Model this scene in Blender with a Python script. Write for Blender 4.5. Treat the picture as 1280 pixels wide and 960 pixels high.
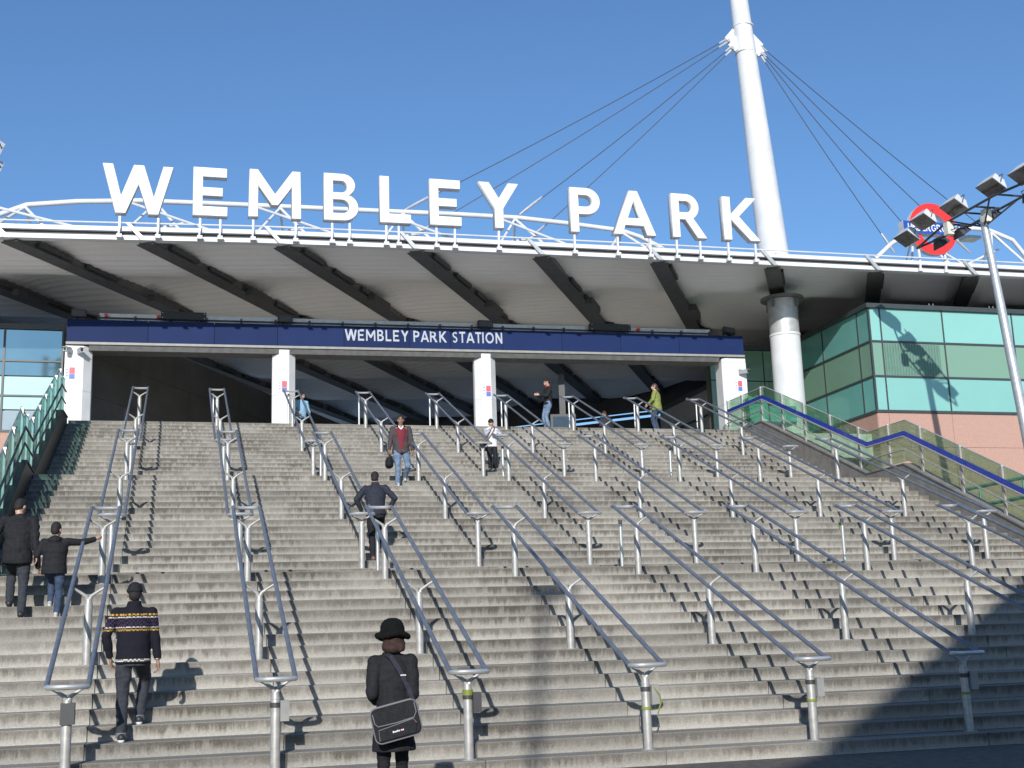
import bpy, bmesh, math, random
from mathutils import Vector, Matrix, noise
random.seed(7)
S = bpy.context.scene
for o in list(bpy.data.objects): bpy.data.objects.remove(o)
C = S.collection
R_ = math.radians

# ---------------------------------------------------------------- camera, sky, sun, exposure
cam_d = bpy.data.cameras.new('camera'); cam = bpy.data.objects.new('camera', cam_d); C.objects.link(cam)
_rt = Vector((0.96573639, -0.25754188, -0.03202208)); _dn = Vector((0.02267716, 0.20665603, -0.97815082)); _fw = Vector((0.25853236, 0.94390967, 0.20541557))
M = Matrix((( _rt.x, -_dn.x, -_fw.x), (_rt.y, -_dn.y, -_fw.y), (_rt.z, -_dn.z, -_fw.z))).to_4x4()
M.translation = Vector((0, -13.463, 1.3474))
cam.matrix_world = M
cam_d.sensor_width = 36; cam_d.lens = 36*1559.64/1280; cam_d.clip_end = 2000; cam_d.clip_start = .05
S.camera = cam
SUN = Vector((.335, 1, -.43)).normalized()          # direction the light travels
w = bpy.data.worlds.new('World'); S.world = w; w.use_nodes = True
nt = w.node_tree; bg = nt.nodes['Background']
sky = nt.nodes.new('ShaderNodeTexSky'); sky.sky_type = 'NISHITA'; sky.sun_disc = False
sky.sun_elevation = math.asin(-SUN.z); sky.sun_rotation = math.atan2(-SUN.x, -SUN.y)
sky.altitude = 0; sky.air_density = 1.1; sky.dust_density = 0.3; sky.ozone_density = 6.6
nt.links.new(sky.outputs[0], bg.inputs[0]); bg.inputs[1].default_value = 0.114
sun_d = bpy.data.lights.new('sun', 'SUN'); sun = bpy.data.objects.new('sun', sun_d); C.objects.link(sun)
sun_d.energy = 3.75; sun_d.angle = R_(.53); sun_d.color = (1, .98, .945)
sun.rotation_euler = SUN.to_track_quat('-Z', 'Y').to_euler(); sun.location = (-12, -40, 30)
S.view_settings.view_transform = 'Standard'; S.view_settings.look = 'None'
S.cycles.max_bounces = 14; S.cycles.diffuse_bounces = 8; S.view_settings.exposure = .35; S.view_settings.gamma = 1

# ---------------------------------------------------------------- materials
def N(nt, t, **kw):
    n = nt.nodes.new(t)
    for k, v in kw.items():
        if k in n.inputs: n.inputs[k].default_value = v
        else: setattr(n, k, v)
    return n
def mat(name, col, rough=.6, metal=0, spec=.5, var=.12, scale=6, bump=0, bscale=40, objvar=0, coat=0):
    m = bpy.data.materials.new(name); m.use_nodes = True; t = m.node_tree
    b = t.nodes['Principled BSDF']; b.inputs['Roughness'].default_value = rough; b.inputs['Metallic'].default_value = metal
    b.inputs['Specular IOR Level'].default_value = spec; b.inputs['Coat Weight'].default_value = coat
    geo = N(t, 'ShaderNodeNewGeometry')
    no = N(t, 'ShaderNodeTexNoise', Scale=scale, Detail=6.0); t.links.new(geo.outputs['Position'], no.inputs['Vector'])
    r = N(t, 'ShaderNodeValToRGB'); t.links.new(no.outputs['Fac'], r.inputs[0])
    r.color_ramp.elements[0].position = .3; r.color_ramp.elements[1].position = .7
    r.color_ramp.elements[0].color = [c*(1-var) for c in col]+[1]; r.color_ramp.elements[1].color = [min(1, c*(1+var)) for c in col]+[1]
    out = r.outputs[0]
    if objvar:
        oi = N(t, 'ShaderNodeObjectInfo'); h = N(t, 'ShaderNodeHueSaturation')
        mr = N(t, 'ShaderNodeMapRange'); mr.inputs[3].default_value = 1-objvar; mr.inputs[4].default_value = 1+objvar
        t.links.new(oi.outputs['Random'], mr.inputs[0]); t.links.new(mr.outputs[0], h.inputs['Value']); t.links.new(out, h.inputs['Color']); out = h.outputs[0]
    t.links.new(out, b.inputs['Base Color'])
    if bump:
        n2 = N(t, 'ShaderNodeTexNoise', Scale=bscale, Detail=5.0); t.links.new(geo.outputs['Position'], n2.inputs['Vector'])
        bm_ = N(t, 'ShaderNodeBump', Strength=bump, Distance=.02); t.links.new(n2.outputs['Fac'], bm_.inputs['Height']); t.links.new(bm_.outputs[0], b.inputs['Normal'])
    return m
def emis_free_glass(name, tint, gloss_rough=.02, refl=.35, body=None, body_f=0):
    """thin tinted glazing: transparent tint, some solid body colour, fresnel reflection"""
    m = bpy.data.materials.new(name); m.use_nodes = True; t = m.node_tree; t.nodes.clear()
    o = N(t, 'ShaderNodeOutputMaterial'); tr = N(t, 'ShaderNodeBsdfTransparent'); tr.inputs[0].default_value = (*tint, 1)
    cur = tr.outputs[0]
    if body:
        d = N(t, 'ShaderNodeBsdfDiffuse'); d.inputs[0].default_value = (*body, 1)
        mx = N(t, 'ShaderNodeMixShader'); mx.inputs[0].default_value = body_f
        t.links.new(cur, mx.inputs[1]); t.links.new(d.outputs[0], mx.inputs[2]); cur = mx.outputs[0]
    g = N(t, 'ShaderNodeBsdfGlossy'); g.inputs['Roughness'].default_value = gloss_rough
    lw = N(t, 'ShaderNodeLayerWeight'); lw.inputs[0].default_value = .5
    pw = N(t, 'ShaderNodeMath', operation='POWER'); t.links.new(lw.outputs['Facing'], pw.inputs[0]); pw.inputs[1].default_value = 4.0
    ma = N(t, 'ShaderNodeMath', operation='MULTIPLY_ADD'); t.links.new(pw.outputs[0], ma.inputs[0]); ma.inputs[1].default_value = .75; ma.inputs[2].default_value = refl*.15
    mx = N(t, 'ShaderNodeMixShader'); t.links.new(ma.outputs[0], mx.inputs[0])
    t.links.new(cur, mx.inputs[1]); t.links.new(g.outputs[0], mx.inputs[2]); t.links.new(mx.outputs[0], o.inputs[0])
    return m
def concrete_step():
    m = bpy.data.materials.new('step_concrete'); m.use_nodes = True; t = m.node_tree; L = t.links.new
    b = t.nodes['Principled BSDF']; b.inputs['Roughness'].default_value = .85
    geo = N(t, 'ShaderNodeNewGeometry'); tc = N(t, 'ShaderNodeTexCoord')
    pos = geo.outputs['Position']
    big = N(t, 'ShaderNodeTexNoise', Scale=.55, Detail=4.0); L(pos, big.inputs['Vector'])
    fine = N(t, 'ShaderNodeTexNoise', Scale=38.0, Detail=5.0, Roughness=.7); L(pos, fine.inputs['Vector'])
    base = N(t, 'ShaderNodeValToRGB'); e = base.color_ramp.elements
    e[0].position = .28; e[0].color = (.165, .152, .131, 1); e[1].position = .72; e[1].color = (.36, .335, .288, 1)
    mixf = N(t, 'ShaderNodeMath', operation='MULTIPLY_ADD'); L(fine.outputs['Fac'], mixf.inputs[0]); mixf.inputs[1].default_value = .5
    bs = N(t, 'ShaderNodeMath', operation='MULTIPLY'); L(big.outputs['Fac'], bs.inputs[0]); bs.inputs[1].default_value = .55; L(bs.outputs[0], mixf.inputs[2])
    L(mixf.outputs[0], base.inputs[0])
    # streaky grime below the nosing (dirt that stays with the concrete): z in the block's own coordinates, 0 at the nosing
    sep = N(t, 'ShaderNodeSeparateXYZ'); L(tc.outputs['Object'], sep.inputs[0])
    mp = N(t, 'ShaderNodeMapping'); mp.inputs['Scale'].default_value = (5.5, 1.0, .5); L(pos, mp.inputs['Vector'])
    st = N(t, 'ShaderNodeTexNoise', Scale=2.2, Detail=6.0, Roughness=.72); L(mp.outputs[0], st.inputs['Vector'])
    edge = N(t, 'ShaderNodeMath', operation='MULTIPLY_ADD'); L(st.outputs['Fac'], edge.inputs[0]); edge.inputs[1].default_value = -.42; edge.inputs[2].default_value = .125
    zz = N(t, 'ShaderNodeMath', operation='SUBTRACT'); L(sep.outputs['Z'], zz.inputs[0]); L(edge.outputs[0], zz.inputs[1])   # >0 above the stain's lower edge
    mr = N(t, 'ShaderNodeMapRange'); L(zz.outputs[0], mr.inputs[0]); mr.inputs[1].default_value = -.03; mr.inputs[2].default_value = .05
    # grime only on the riser (not on the tread)
    nrm = N(t, 'ShaderNodeSeparateXYZ'); L(geo.outputs['True Normal'], nrm.inputs[0])
    ri = N(t, 'ShaderNodeMapRange'); L(nrm.outputs['Z'], ri.inputs[0]); ri.inputs[1].default_value = .3; ri.inputs[2].default_value = .7; ri.inputs[3].default_value = 1; ri.inputs[4].default_value = 0.15
    patch = N(t, 'ShaderNodeTexNoise', Scale=.9, Detail=3.0); L(pos, patch.inputs['Vector'])
    pr_ = N(t, 'ShaderNodeMapRange'); L(patch.outputs['Fac'], pr_.inputs[0]); pr_.inputs[1].default_value = .3; pr_.inputs[2].default_value = .65; pr_.inputs[3].default_value = .25; pr_.inputs[4].default_value = 1.0
    f1 = N(t, 'ShaderNodeMath', operation='MULTIPLY'); L(mr.outputs[0], f1.inputs[0]); L(ri.outputs[0], f1.inputs[1])
    f2 = N(t, 'ShaderNodeMath', operation='MULTIPLY'); L(f1.outputs[0], f2.inputs[0]); L(pr_.outputs[0], f2.inputs[1])
    mx = N(t, 'ShaderNodeMix', data_type='RGBA', blend_type='MULTIPLY'); L(f2.outputs[0], mx.inputs[0]); L(base.outputs[0], mx.inputs[6]); mx.inputs[7].default_value = (.40, .375, .345, 1)
    # worn pale lime at the foot of the riser
    lm = N(t, 'ShaderNodeMapRange'); L(sep.outputs['Z'], lm.inputs[0]); lm.inputs[1].default_value = -.08; lm.inputs[2].default_value = -.15
    lm.inputs[3].default_value = 0; lm.inputs[4].default_value = .55
    lm2 = N(t, 'ShaderNodeMath', operation='MULTIPLY'); L(lm.outputs[0], lm2.inputs[0]); L(fine.outputs['Fac'], lm2.inputs[1])
    mx2 = N(t, 'ShaderNodeMix', data_type='RGBA'); L(lm2.outputs[0], mx2.inputs[0]); L(mx.outputs[2], mx2.inputs[6]); mx2.inputs[7].default_value = (.60, .575, .52, 1)
    # exposed aggregate specks
    vo = N(t, 'ShaderNodeTexVoronoi', Scale=75.0); L(pos, vo.inputs['Vector'])
    sp = N(t, 'ShaderNodeMapRange'); L(vo.outputs['Distance'], sp.inputs[0]); sp.inputs[1].default_value = .22; sp.inputs[2].default_value = .10; sp.inputs[3].default_value = 0; sp.inputs[4].default_value = .6
    mx3 = N(t, 'ShaderNodeMix', data_type='RGBA'); L(sp.outputs[0], mx3.inputs[0]); L(mx2.outputs[2], mx3.inputs[6]); mx3.inputs[7].default_value = (.6, .58, .53, 1)
    oi = N(t, 'ShaderNodeObjectInfo'); ov = N(t, 'ShaderNodeMapRange'); L(oi.outputs['Random'], ov.inputs[0]); ov.inputs[3].default_value = .76; ov.inputs[4].default_value = 1.15
    hs = N(t, 'ShaderNodeHueSaturation'); L(ov.outputs[0], hs.inputs['Value']); L(mx3.outputs[2], hs.inputs['Color'])
    L(hs.outputs[0], b.inputs['Base Color'])
    bp = N(t, 'ShaderNodeBump', Strength=.55, Distance=.012); L(fine.outputs['Fac'], bp.inputs['Height']); L(bp.outputs[0], b.inputs['Normal'])
    return m
def panel_mat(name, c1, c2, rough, spec=.5, coat=0):   # sheet with faint large-scale mottling
    return mat(name, c1, rough, 0, spec, .06, 1.2, coat=coat, objvar=c2)
Mt = dict(
 step=concrete_step(),
 paving=mat('paving', (.115, .10, .082), .85, var=.3, scale=8, bump=.3),
 white=mat('white_paint', (.64, .64, .635), .42, var=.09, scale=1.6),
 sign_white=mat('sign_white_enamel', (.78, .78, .775), .25, var=.05, scale=2.5, coat=.3),
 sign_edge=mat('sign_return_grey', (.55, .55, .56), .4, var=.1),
 gutter_dark=mat('gutter_recess', (.06, .06, .065), .6),
 beam=mat('beam_grey', (.165, .16, .155), .5, var=.25, scale=3, spec=.3),
 beam2=mat('beam_dark', (.09, .088, .085), .6, var=.2, spec=.25),
 soffit=mat('soffit_sheet', (.86, .83, .79), .6, var=.05, scale=.5, spec=.3),
 rail=mat('rail_blue_grey', (.17, .195, .24), .4, metal=.35, var=.15, scale=9),
 steel=mat('brushed_steel', (.40, .385, .355), .48, metal=.3, var=.15, scale=14),
 bright=mat('polished_steel', (.62, .61, .58), .30, metal=.6, var=.06, scale=10),
 bluep=mat('blue_enamel', (.011, .024, .088), .6, var=.07, scale=1.0, objvar=.1, spec=.12),
 lettergrey=mat('lettering_pale', (.40, .43, .48), .5, var=.02),
 trim2=mat('dull_trim', (.27, .265, .25), .5), trim=mat('aluminium_trim', (.52, .52, .50), .4, metal=.4),
 black=mat('black_plastic', (.018, .018, .019), .5),
 dark=mat('dark_grey_metal', (.05, .05, .052), .5),
 core=mat('core_pale', (.45, .44, .42), .8), interior=mat('interior_dark', (.075, .072, .068), .8, var=.2, scale=1),  # core: unseen building fill, lightened to bounce light into the hall
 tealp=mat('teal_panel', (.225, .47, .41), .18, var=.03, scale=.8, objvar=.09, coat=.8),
 tealshade=mat('teal_panel_shaded', (.14, .36, .32), .18, var=.05, scale=.8, objvar=.15, coat=.6),  # same teal panel darkened: shade of the side face put into the colour
 greenwin=emis_free_glass('green_window', (.25, .42, .33), .03, .45, (.24, .40, .29), .78),
 mullion=mat('mullion', (.045, .055, .055), .4, var=.1),
 salmon=mat('salmon_stone', (.43, .26, .20), .75, var=.12, scale=25, bump=.15, bscale=120),
 winleft=mat('reflective_glazing', (.24, .37, .39), .06, metal=.82, var=.05, scale=1),
 winpale=mat('pale_teal_blind', (.32, .54, .51), .35, var=.04, scale=1, coat=.3),
 spandrel=mat('blue_grey_spandrel', (.20, .27, .31), .3, var=.06, coat=.4),
 glass=emis_free_glass('balustrade_glass', (.62, .86, .79), .01, .28, (.20, .42, .37), .16),
 glassR=emis_free_glass('balustrade_glass_clear', (.74, .90, .76), .01, .30, (.20, .30, .20), .26),
 stringer=mat('stringer_grey', (.20, .185, .165), .55, var=.2, scale=4),
 stringer_dark=mat('stringer_black', (.020, .020, .021), .45),
 handblue=mat('handrail_blue', (.014, .045, .34), .35, coat=.4),
 teal=mat('teal_metal', (.14, .40, .36), .45),
 red=mat('roundel_red', (.72, .035, .03), .35, var=.04),
 rblue=mat('roundel_blue', (.02, .07, .34), .35, var=.04),
 lampglass=mat('lamp_glass', (.10, .085, .075), .25, var=.4, scale=9, coat=.5),
 galv=mat('galvanised', (.50, .51, .52), .42, metal=.5, var=.12, scale=8),
 cream=mat('cream_box', (.66, .63, .52), .5),
 tape=mat('yellow_green_tape', (.20, .24, .04), .5),
 posterw=mat('poster_white', (.8, .8, .82), .5), posterr=mat('poster_red', (.75, .10, .08), .5), posterb=mat('poster_blue', (.10, .16, .45), .5),
 brick=mat('far_brick', (.25, .16, .12), .85, var=.2),
 skin=mat('skin', (.46, .26, .18), .5, var=.08), skinb=mat('skin_brown', (.30, .165, .105), .5, var=.08),
 hair=mat('hair_black', (.012, .010, .009), .8, var=.4, scale=60), hairbr=mat('hair_brown', (.055, .028, .018), .45, var=.4, scale=60),
 hairred=mat('hair_auburn', (.030, .012, .008), .8, var=.35, scale=60),
 cblack=mat('cloth_black', (.016, .016, .018), .8, var=.3, scale=30, bump=.4, bscale=90, spec=.25),
 cnavy=mat('cloth_dark_navy', (.022, .025, .036), .75, var=.3, scale=30, bump=.4, bscale=90, spec=.3),
 cbrown=mat('cloth_brown_grey', (.062, .048, .050), .75, var=.2, scale=25, bump=.4, bscale=90, spec=.3),
 maroon=mat('cloth_maroon', (.15, .010, .018), .8, var=.15, scale=40), cwhite=mat('cloth_white', (.72, .71, .73), .8, var=.05, scale=20, bump=.3),
 jeans=mat('denim_blue', (.14, .20, .29), .85, var=.3, scale=9, bump=.4, bscale=90), jeansd=mat('denim_dark', (.035, .055, .10), .85, var=.3, scale=10, bump=.4, bscale=90),
 jeansk=mat('denim_black', (.030, .033, .042), .85, var=.3, scale=12, bump=.4, bscale=90),
 cgreen=mat('cloth_olive_green', (.21, .24, .055), .8, var=.15, scale=20, bump=.4), cblue=mat('cloth_light_blue', (.22, .42, .58), .8),
 shoe=mat('shoe_dark', (.03, .028, .03), .5), shoeg=mat('shoe_grey', (.42, .40, .37), .6, var=.3, scale=30), shoew=mat('shoe_white', (.75, .74, .72), .6),
 sole=mat('shoe_sole_white', (.7, .69, .66), .6), boot=mat('boot_brown', (.16, .09, .055), .6),
 felt=mat('black_fur_felt', (.010, .010, .010), .95, var=.4, scale=80, bump=1.0, bscale=140, spec=.15),
 piping=mat('grey_piping', (.15, .15, .155), .6), eye=mat('eye_dark', (.02, .015, .012), .3), lip=mat('lip', (.30, .12, .10), .5),
 red_collar=mat('cloth_red', (.45, .03, .02), .8), stain=mat('yellow_mark', (.55, .46, .06), .8),
)
def sweater_mat():
    m = bpy.data.materials.new('patterned_sweater'); m.use_nodes = True; t = m.node_tree; L = t.links.new
    b = t.nodes['Principled BSDF']; b.inputs['Roughness'].default_value = .9; b.inputs['Specular IOR Level'].default_value = .2
    tc = N(t, 'ShaderNodeTexCoord'); sp = N(t, 'ShaderNodeSeparateXYZ'); L(tc.outputs['Object'], sp.inputs[0])
    r = N(t, 'ShaderNodeValToRGB'); r.color_ramp.interpolation = 'CONSTANT'
    mr = N(t, 'ShaderNodeMapRange'); L(sp.outputs['Z'], mr.inputs[0]); mr.inputs[1].default_value = .80; mr.inputs[2].default_value = 1.55
    L(mr.outputs[0], r.inputs[0]); navy = (.012, .012, .018, 1); yel = (.50, .30, .06, 1); wh = (.6, .57, .5, 1); pur = (.035, .026, .05, 1)
    cr = r.color_ramp; cr.elements[0].color = navy; cr.elements[1].position = .99; cr.elements[1].color = navy
    z = lambda v: (v-.80)/.75
    for p, c in [(z(.835), wh), (z(.86), navy), (z(1.16), yel), (z(1.18), navy), (z(1.19), wh), (z(1.205), pur), (z(1.30), wh), (z(1.315), navy), (z(1.325), yel), (z(1.345), navy)]:
        e = cr.elements.new(p); e.color = c
    # knitted zigzag breaks the pale rows up
    ch = N(t, 'ShaderNodeTexChecker', Scale=46.0); L(tc.outputs['Object'], ch.inputs['Vector'])
    ch.inputs[1].default_value = (1, 1, 1, 1); ch.inputs[2].default_value = (.22, .2, .24, 1)
    isw = N(t, 'ShaderNodeSeparateColor'); L(r.outputs[0], isw.inputs[0])
    gt = N(t, 'ShaderNodeMath', operation='GREATER_THAN'); L(isw.outputs[2], gt.inputs[0]); gt.inputs[1].default_value = .03
    mx = N(t, 'ShaderNodeMix', data_type='RGBA', blend_type='MULTIPLY'); L(gt.outputs[0], mx.inputs[0]); L(r.outputs[0], mx.inputs[6]); L(ch.outputs[0], mx.inputs[7])
    L(mx.outputs[2], b.inputs['Base Color'])
    no = N(t, 'ShaderNodeTexNoise', Scale=160.0); L(tc.outputs['Object'], no.inputs['Vector']); bp = N(t, 'ShaderNodeBump', Strength=.4, Distance=.01); L(no.outputs[0], bp.inputs['Height']); L(bp.outputs[0], b.inputs['Normal'])
    return m
Mt['sweater'] = sweater_mat()
def stripes_mat():
    m = bpy.data.materials.new('striped_sleeve'); m.use_nodes = True; t = m.node_tree; L = t.links.new
    b = t.nodes['Principled BSDF']; b.inputs['Roughness'].default_value = .9
    tc = N(t, 'ShaderNodeTexCoord'); wv = N(t, 'ShaderNodeTexWave', Scale=9.0, Distortion=.6); wv.bands_direction = 'Z'; L(tc.outputs['Object'], wv.inputs['Vector'])
    r = N(t, 'ShaderNodeValToRGB'); r.color_ramp.interpolation = 'CONSTANT'; r.color_ramp.elements[0].color = (.02, .025, .05, 1); r.color_ramp.elements[1].position = .5; r.color_ramp.elements[1].color = (.7, .7, .72, 1)
    L(wv.outputs[0], r.inputs[0]); L(r.outputs[0], b.inputs['Base Color']); return m
Mt['stripe'] = stripes_mat()

# ---------------------------------------------------------------- helpers
class MB:
    def __init__(s): s.v = []; s.f = []; s.m = []; s.mi = 0
    def add(s, vs, fs):
        n = len(s.v); s.v += [tuple(v) for v in vs]
        for f in fs: s.f.append(tuple(i+n for i in f)); s.m.append(s.mi)
    def box(s, x0, x1, y0, y1, z0, z1, T=None):
        vs = [Vector((x, y, z)) for z in (z0, z1) for y in (y0, y1) for x in (x0, x1)]
        if T: vs = [T @ v for v in vs]
        s.add(vs, [(0, 2, 3, 1), (4, 5, 7, 6), (0, 1, 5, 4), (2, 6, 7, 3), (0, 4, 6, 2), (1, 3, 7, 5)]); return s
    def bar(s, a, b, wd, ht, up=(0, 0, 1)):
        a, b = Vector(a), Vector(b); d = (b-a).normalized(); u = Vector(up); sd = d.cross(u).normalized(); u = sd.cross(d).normalized()
        vs = []
        for p in (a, b):
            for (i, j) in ((-1, -1), (1, -1), (1, 1), (-1, 1)): vs.append(p+sd*i*wd/2+u*j*ht/2)
        s.add(vs, [(3, 2, 1, 0), (4, 5, 6, 7), (0, 1, 5, 4), (1, 2, 6, 5), (2, 3, 7, 6), (3, 0, 4, 7)]); return s
    def tube(s, pts, r, n=8, cap=True, closed=False):
        pts = [Vector(p) for p in pts]; K = len(pts); rr = r if isinstance(r, (list, tuple)) else [r]*K
        prev = None; rings = []
        for i, p in enumerate(pts):
            a = pts[i-1] if (i > 0 or closed) else p; b = pts[(i+1) % K] if (i < K-1 or closed) else p
            d = (b-a).normalized()
            if prev is None:
                up = Vector((0, 0, 1)) if abs(d.z) < .9 else Vector((1, 0, 0)); x = d.cross(up).normalized()
            else: x = (prev-d*prev.dot(d)).normalized()
            y = d.cross(x); prev = x
            rings.append([p+(x*math.cos(2*math.pi*k/n)+y*math.sin(2*math.pi*k/n))*rr[i] for k in range(n)])
        vs = [v for g in rings for v in g]; fs = []
        for i in range(K if closed else K-1):
            j = (i+1) % K
            for k in range(n): fs.append((i*n+k, i*n+(k+1) % n, j*n+(k+1) % n, j*n+k))
        if cap and not closed: fs.append(tuple(range(n))[::-1]); fs.append(tuple((K-1)*n+k for k in range(n)))
        s.add(vs, fs); return s
    def loft(s, secs, n=16):
        """secs: (centre, rx, ry) horizontal ellipses, capped"""
        vs = []; fs = []
        for c, rx, ry in secs:
            for k in range(n): a = 2*math.pi*k/n; vs.append((c[0]+rx*math.cos(a), c[1]+ry*math.sin(a), c[2]))
        for i in range(len(secs)-1):
            for k in range(n): fs.append((i*n+k, i*n+(k+1) % n, (i+1)*n+(k+1) % n, (i+1)*n+k))
        fs.append(tuple(range(n))[::-1]); fs.append(tuple((len(secs)-1)*n+k for k in range(n)))
        s.add(vs, fs); return s
    def ball(s, c, rx, ry=None, rz=None, n=12, mt=None):
        ry = ry or rx; rz = rz or rx; c = Vector(c); vs = []; fs = []; h = n//2+1
        vs.append(Vector((0, 0, -rz)))
        for i in range(1, h):
            ph = -math.pi/2+math.pi*i/h
            for k in range(n): a = 2*math.pi*k/n; vs.append(Vector((rx*math.cos(ph)*math.cos(a), ry*math.cos(ph)*math.sin(a), rz*math.sin(ph))))
        vs.append(Vector((0, 0, rz))); last = len(vs)-1
        for k in range(n): fs.append((0, 1+(k+1) % n, 1+k)); fs.append((last, last-n+k, last-n+(k+1) % n))
        for i in range(h-2):
            for k in range(n): fs.append((1+i*n+k, 1+i*n+(k+1) % n, 1+(i+1)*n+(k+1) % n, 1+(i+1)*n+k))
        s.add([(c+(mt @ v if mt else v)) for v in vs], fs); return s
    def caps(s, pts, rr, n=10):
        """closed limb with round joints (for the voxel union)"""
        for p, r in zip(pts, rr): s.ball(p, r, n=n)
        s.tube(pts, rr, n); return s
    def prism(s, poly, axis, a, b):
        """poly: 2D points; axis 'x' -> (y,z) extruded along x, 'y' -> (x,z), 'z' -> (x,y)"""
        n = len(poly)
        f = {'x': lambda p, t: (t, p[0], p[1]), 'y': lambda p, t: (p[0], t, p[1]), 'z': lambda p, t: (p[0], p[1], t)}[axis]
        vs = [f(p, a) for p in poly]+[f(p, b) for p in poly]
        s.add(vs, [tuple(range(n))[::-1], tuple(range(n, 2*n))]+[(i, (i+1) % n, n+(i+1) % n, n+i) for i in range(n)]); return s
    def mesh(s, name, mats, smooth=False):
        me = bpy.data.meshes.new(name); me.from_pydata(s.v, [], s.f)
        for m in (mats if isinstance(mats, (list, tuple)) else [mats]): me.materials.append(m)
        if isinstance(mats, (list, tuple)): me.polygons.foreach_set('material_index', s.m)
        b = bmesh.new(); b.from_mesh(me); bmesh.ops.recalc_face_normals(b, faces=b.faces); b.to_mesh(me); b.free()
        if smooth: sm(me)
        me.update(); return me
    def build(s, name, mats, parent=None, smooth=False):
        return link(name, s.mesh(name, mats, smooth), parent)
def sm(me, ang=40):
    me.polygons.foreach_set('use_smooth', [True]*len(me.polygons))
    try: me.set_sharp_from_angle(angle=R_(ang))
    except Exception: pass
def link(name, me, parent=None):
    o = bpy.data.objects.new(name, me); C.objects.link(o)
    if parent: o.parent = parent
    return o
def tag(o, label=None, cat=None, group=None, kind=None):
    if label: o['label'] = label
    if cat: o['category'] = cat
    if group: o['group'] = group
    if kind: o['kind'] = kind
    return o
def thing(name, label, cat, loc=(0, 0, 0), rz=0, group=None):
    o = bpy.data.objects.new(name, None); C.objects.link(o); o.location = loc; o.rotation_euler = (0, 0, rz); o.empty_display_size = .2
    return tag(o, label, cat, group)
def copy_tree(o, parent=None):
    c = o.copy(); C.objects.link(c)
    if parent: c.parent = parent
    for ch in list(o.children): copy_tree(ch, c)
    return c
def lerp_tab(tab):
    def f(x):
        if x <= tab[0][0]: a, b = tab[0], tab[1]
        elif x >= tab[-1][0]: a, b = tab[-2], tab[-1]
        else:
            for a, b in zip(tab, tab[1:]):
                if a[0] <= x <= b[0]: break
        return a[1]+(b[1]-a[1])*(x-a[0])/(b[0]-a[0])
    return f

# ---------------------------------------------------------------- stair layout
RZ, TR, LA, LB = .16, .3891, 2.0446, 1.9906           # riser, tread, two landings
XL, XR = -2.84, 17.05
def sY(k): return (k-1)*TR+(LA-TR if k > 16 else 0)+(LB-TR if k > 32 else 0)
COLX = [-1.0, 1.06, 3.12, 5.18, 7.24, 9.31, 11.38, 13.43, 15.5]
TOPZ = 48*RZ; TOPY = sY(48)

# ================================================================ SETTING
g = MB(); g.add([(-600, -600, 0), (600, -600, 0), (600, 900, 0), (-600, 900, 0)], [(0, 1, 2, 3)])
tag(g.build('ground', mat('plaza_paving', (.56, .53, .47), .85, var=.15, scale=3)), 'pale plaza paving around the stairs', kind='structure')  # plaza colour made pale to bounce light up under the canopy
tag(MB().box(-14, 30, -7.5, -.004, .001, .006).build('pavement', Mt['paving']), 'dark asphalt pavement strip in front of the lowest step', kind='structure')
stairs = thing('stairs', 'broad grey concrete stairs in three flights', None); del stairs['label']; tag(stairs, 'broad weathered concrete staircase in three flights with two landings', kind='structure')
edges = [XL]+[x+.14 for x in COLX]+[XR]
# one block mesh per (width, depth)
_blk = {}
def block_mesh(wd, dp):
    key = (round(wd, 3), round(dp, 3))
    if key in _blk: return _blk[key]
    h = wd/2-.005
    prof = [(.014, -RZ-.008), (.004, -.05), (.0, -.02), (.0, -.008), (.004, -.0015), (.011, 0), (dp+.05, 0), (dp+.05, -.03)]
    _blk[key] = MB().prism(prof, 'x', -h, h).mesh('step_block', Mt['step']); return _blk[key]
rest = MB()
for k in range(1, 49):
    dp = (sY(k+1)-sY(k)) if k < 48 else .6
    if k == 16: dp = LA
    if k == 32: dp = LB
    for i in range(len(edges)-1):
        wd = edges[i+1]-edges[i]; cx = (edges[i]+edges[i+1])/2
        loc = Vector((cx, sY(k)+random.uniform(-.007, .007), k*RZ+random.uniform(-.003, .003)))
        me = block_mesh(wd, dp)
        if k <= 30:
            o = link('step_block', me, stairs); o.location = loc; o.rotation_euler = (0, random.uniform(-.0012, .0012), random.uniform(-.002, .002))
        else:
            n = len(rest.v); rest.v += [tuple(v.co+loc) for v in me.vertices]
            for p in me.polygons: rest.f.append(tuple(i2+n for i2 in p.vertices)); rest.m.append(0)
# the upper blocks keep local height for the grime: shift the mesh per flight is not needed, they carry their own material
def concrete_far():
    m = Mt['step'].copy(); m.name = 'step_concrete_upper'; t = m.node_tree
    sep = [n for n in t.nodes if n.type == 'SEPXYZ' and any(l.from_socket.name == 'Object' for l in n.inputs[0].links)][0]
    # height below the nosing repeats every riser
    wr = N(t, 'ShaderNodeMath', operation='WRAP'); t.links.new(sep.outputs['Z'], wr.inputs[0]); wr.inputs[1].default_value = .001; wr.inputs[2].default_value = -.159
    for l in list(sep.outputs['Z'].links):
        if l.to_node != wr: t.links.new(wr.outputs[0], l.to_socket)
    return m
tag(rest.build('step_block', concrete_far(), stairs), 'upper steps of the top flights', kind='stuff')
core = MB()   # solid fill under the steps, never seen but keeps light out
prof = [(.3, .02)]
for k in range(1, 49): prof += [(sY(k)+.06, (k-1)*RZ+.01), (sY(k)+.06, k*RZ-.06)]
prof += [(TOPY+.5, 48*RZ-.06), (TOPY+.5, .02)]
core.prism(prof, 'x', XL+.01, XR-.01); core.build('stair_core', Mt['interior'], stairs)
pf = MB(); pf.box(-3.25, 46, TOPY+.4, 70, 6.9, TOPZ-.004)
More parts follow.
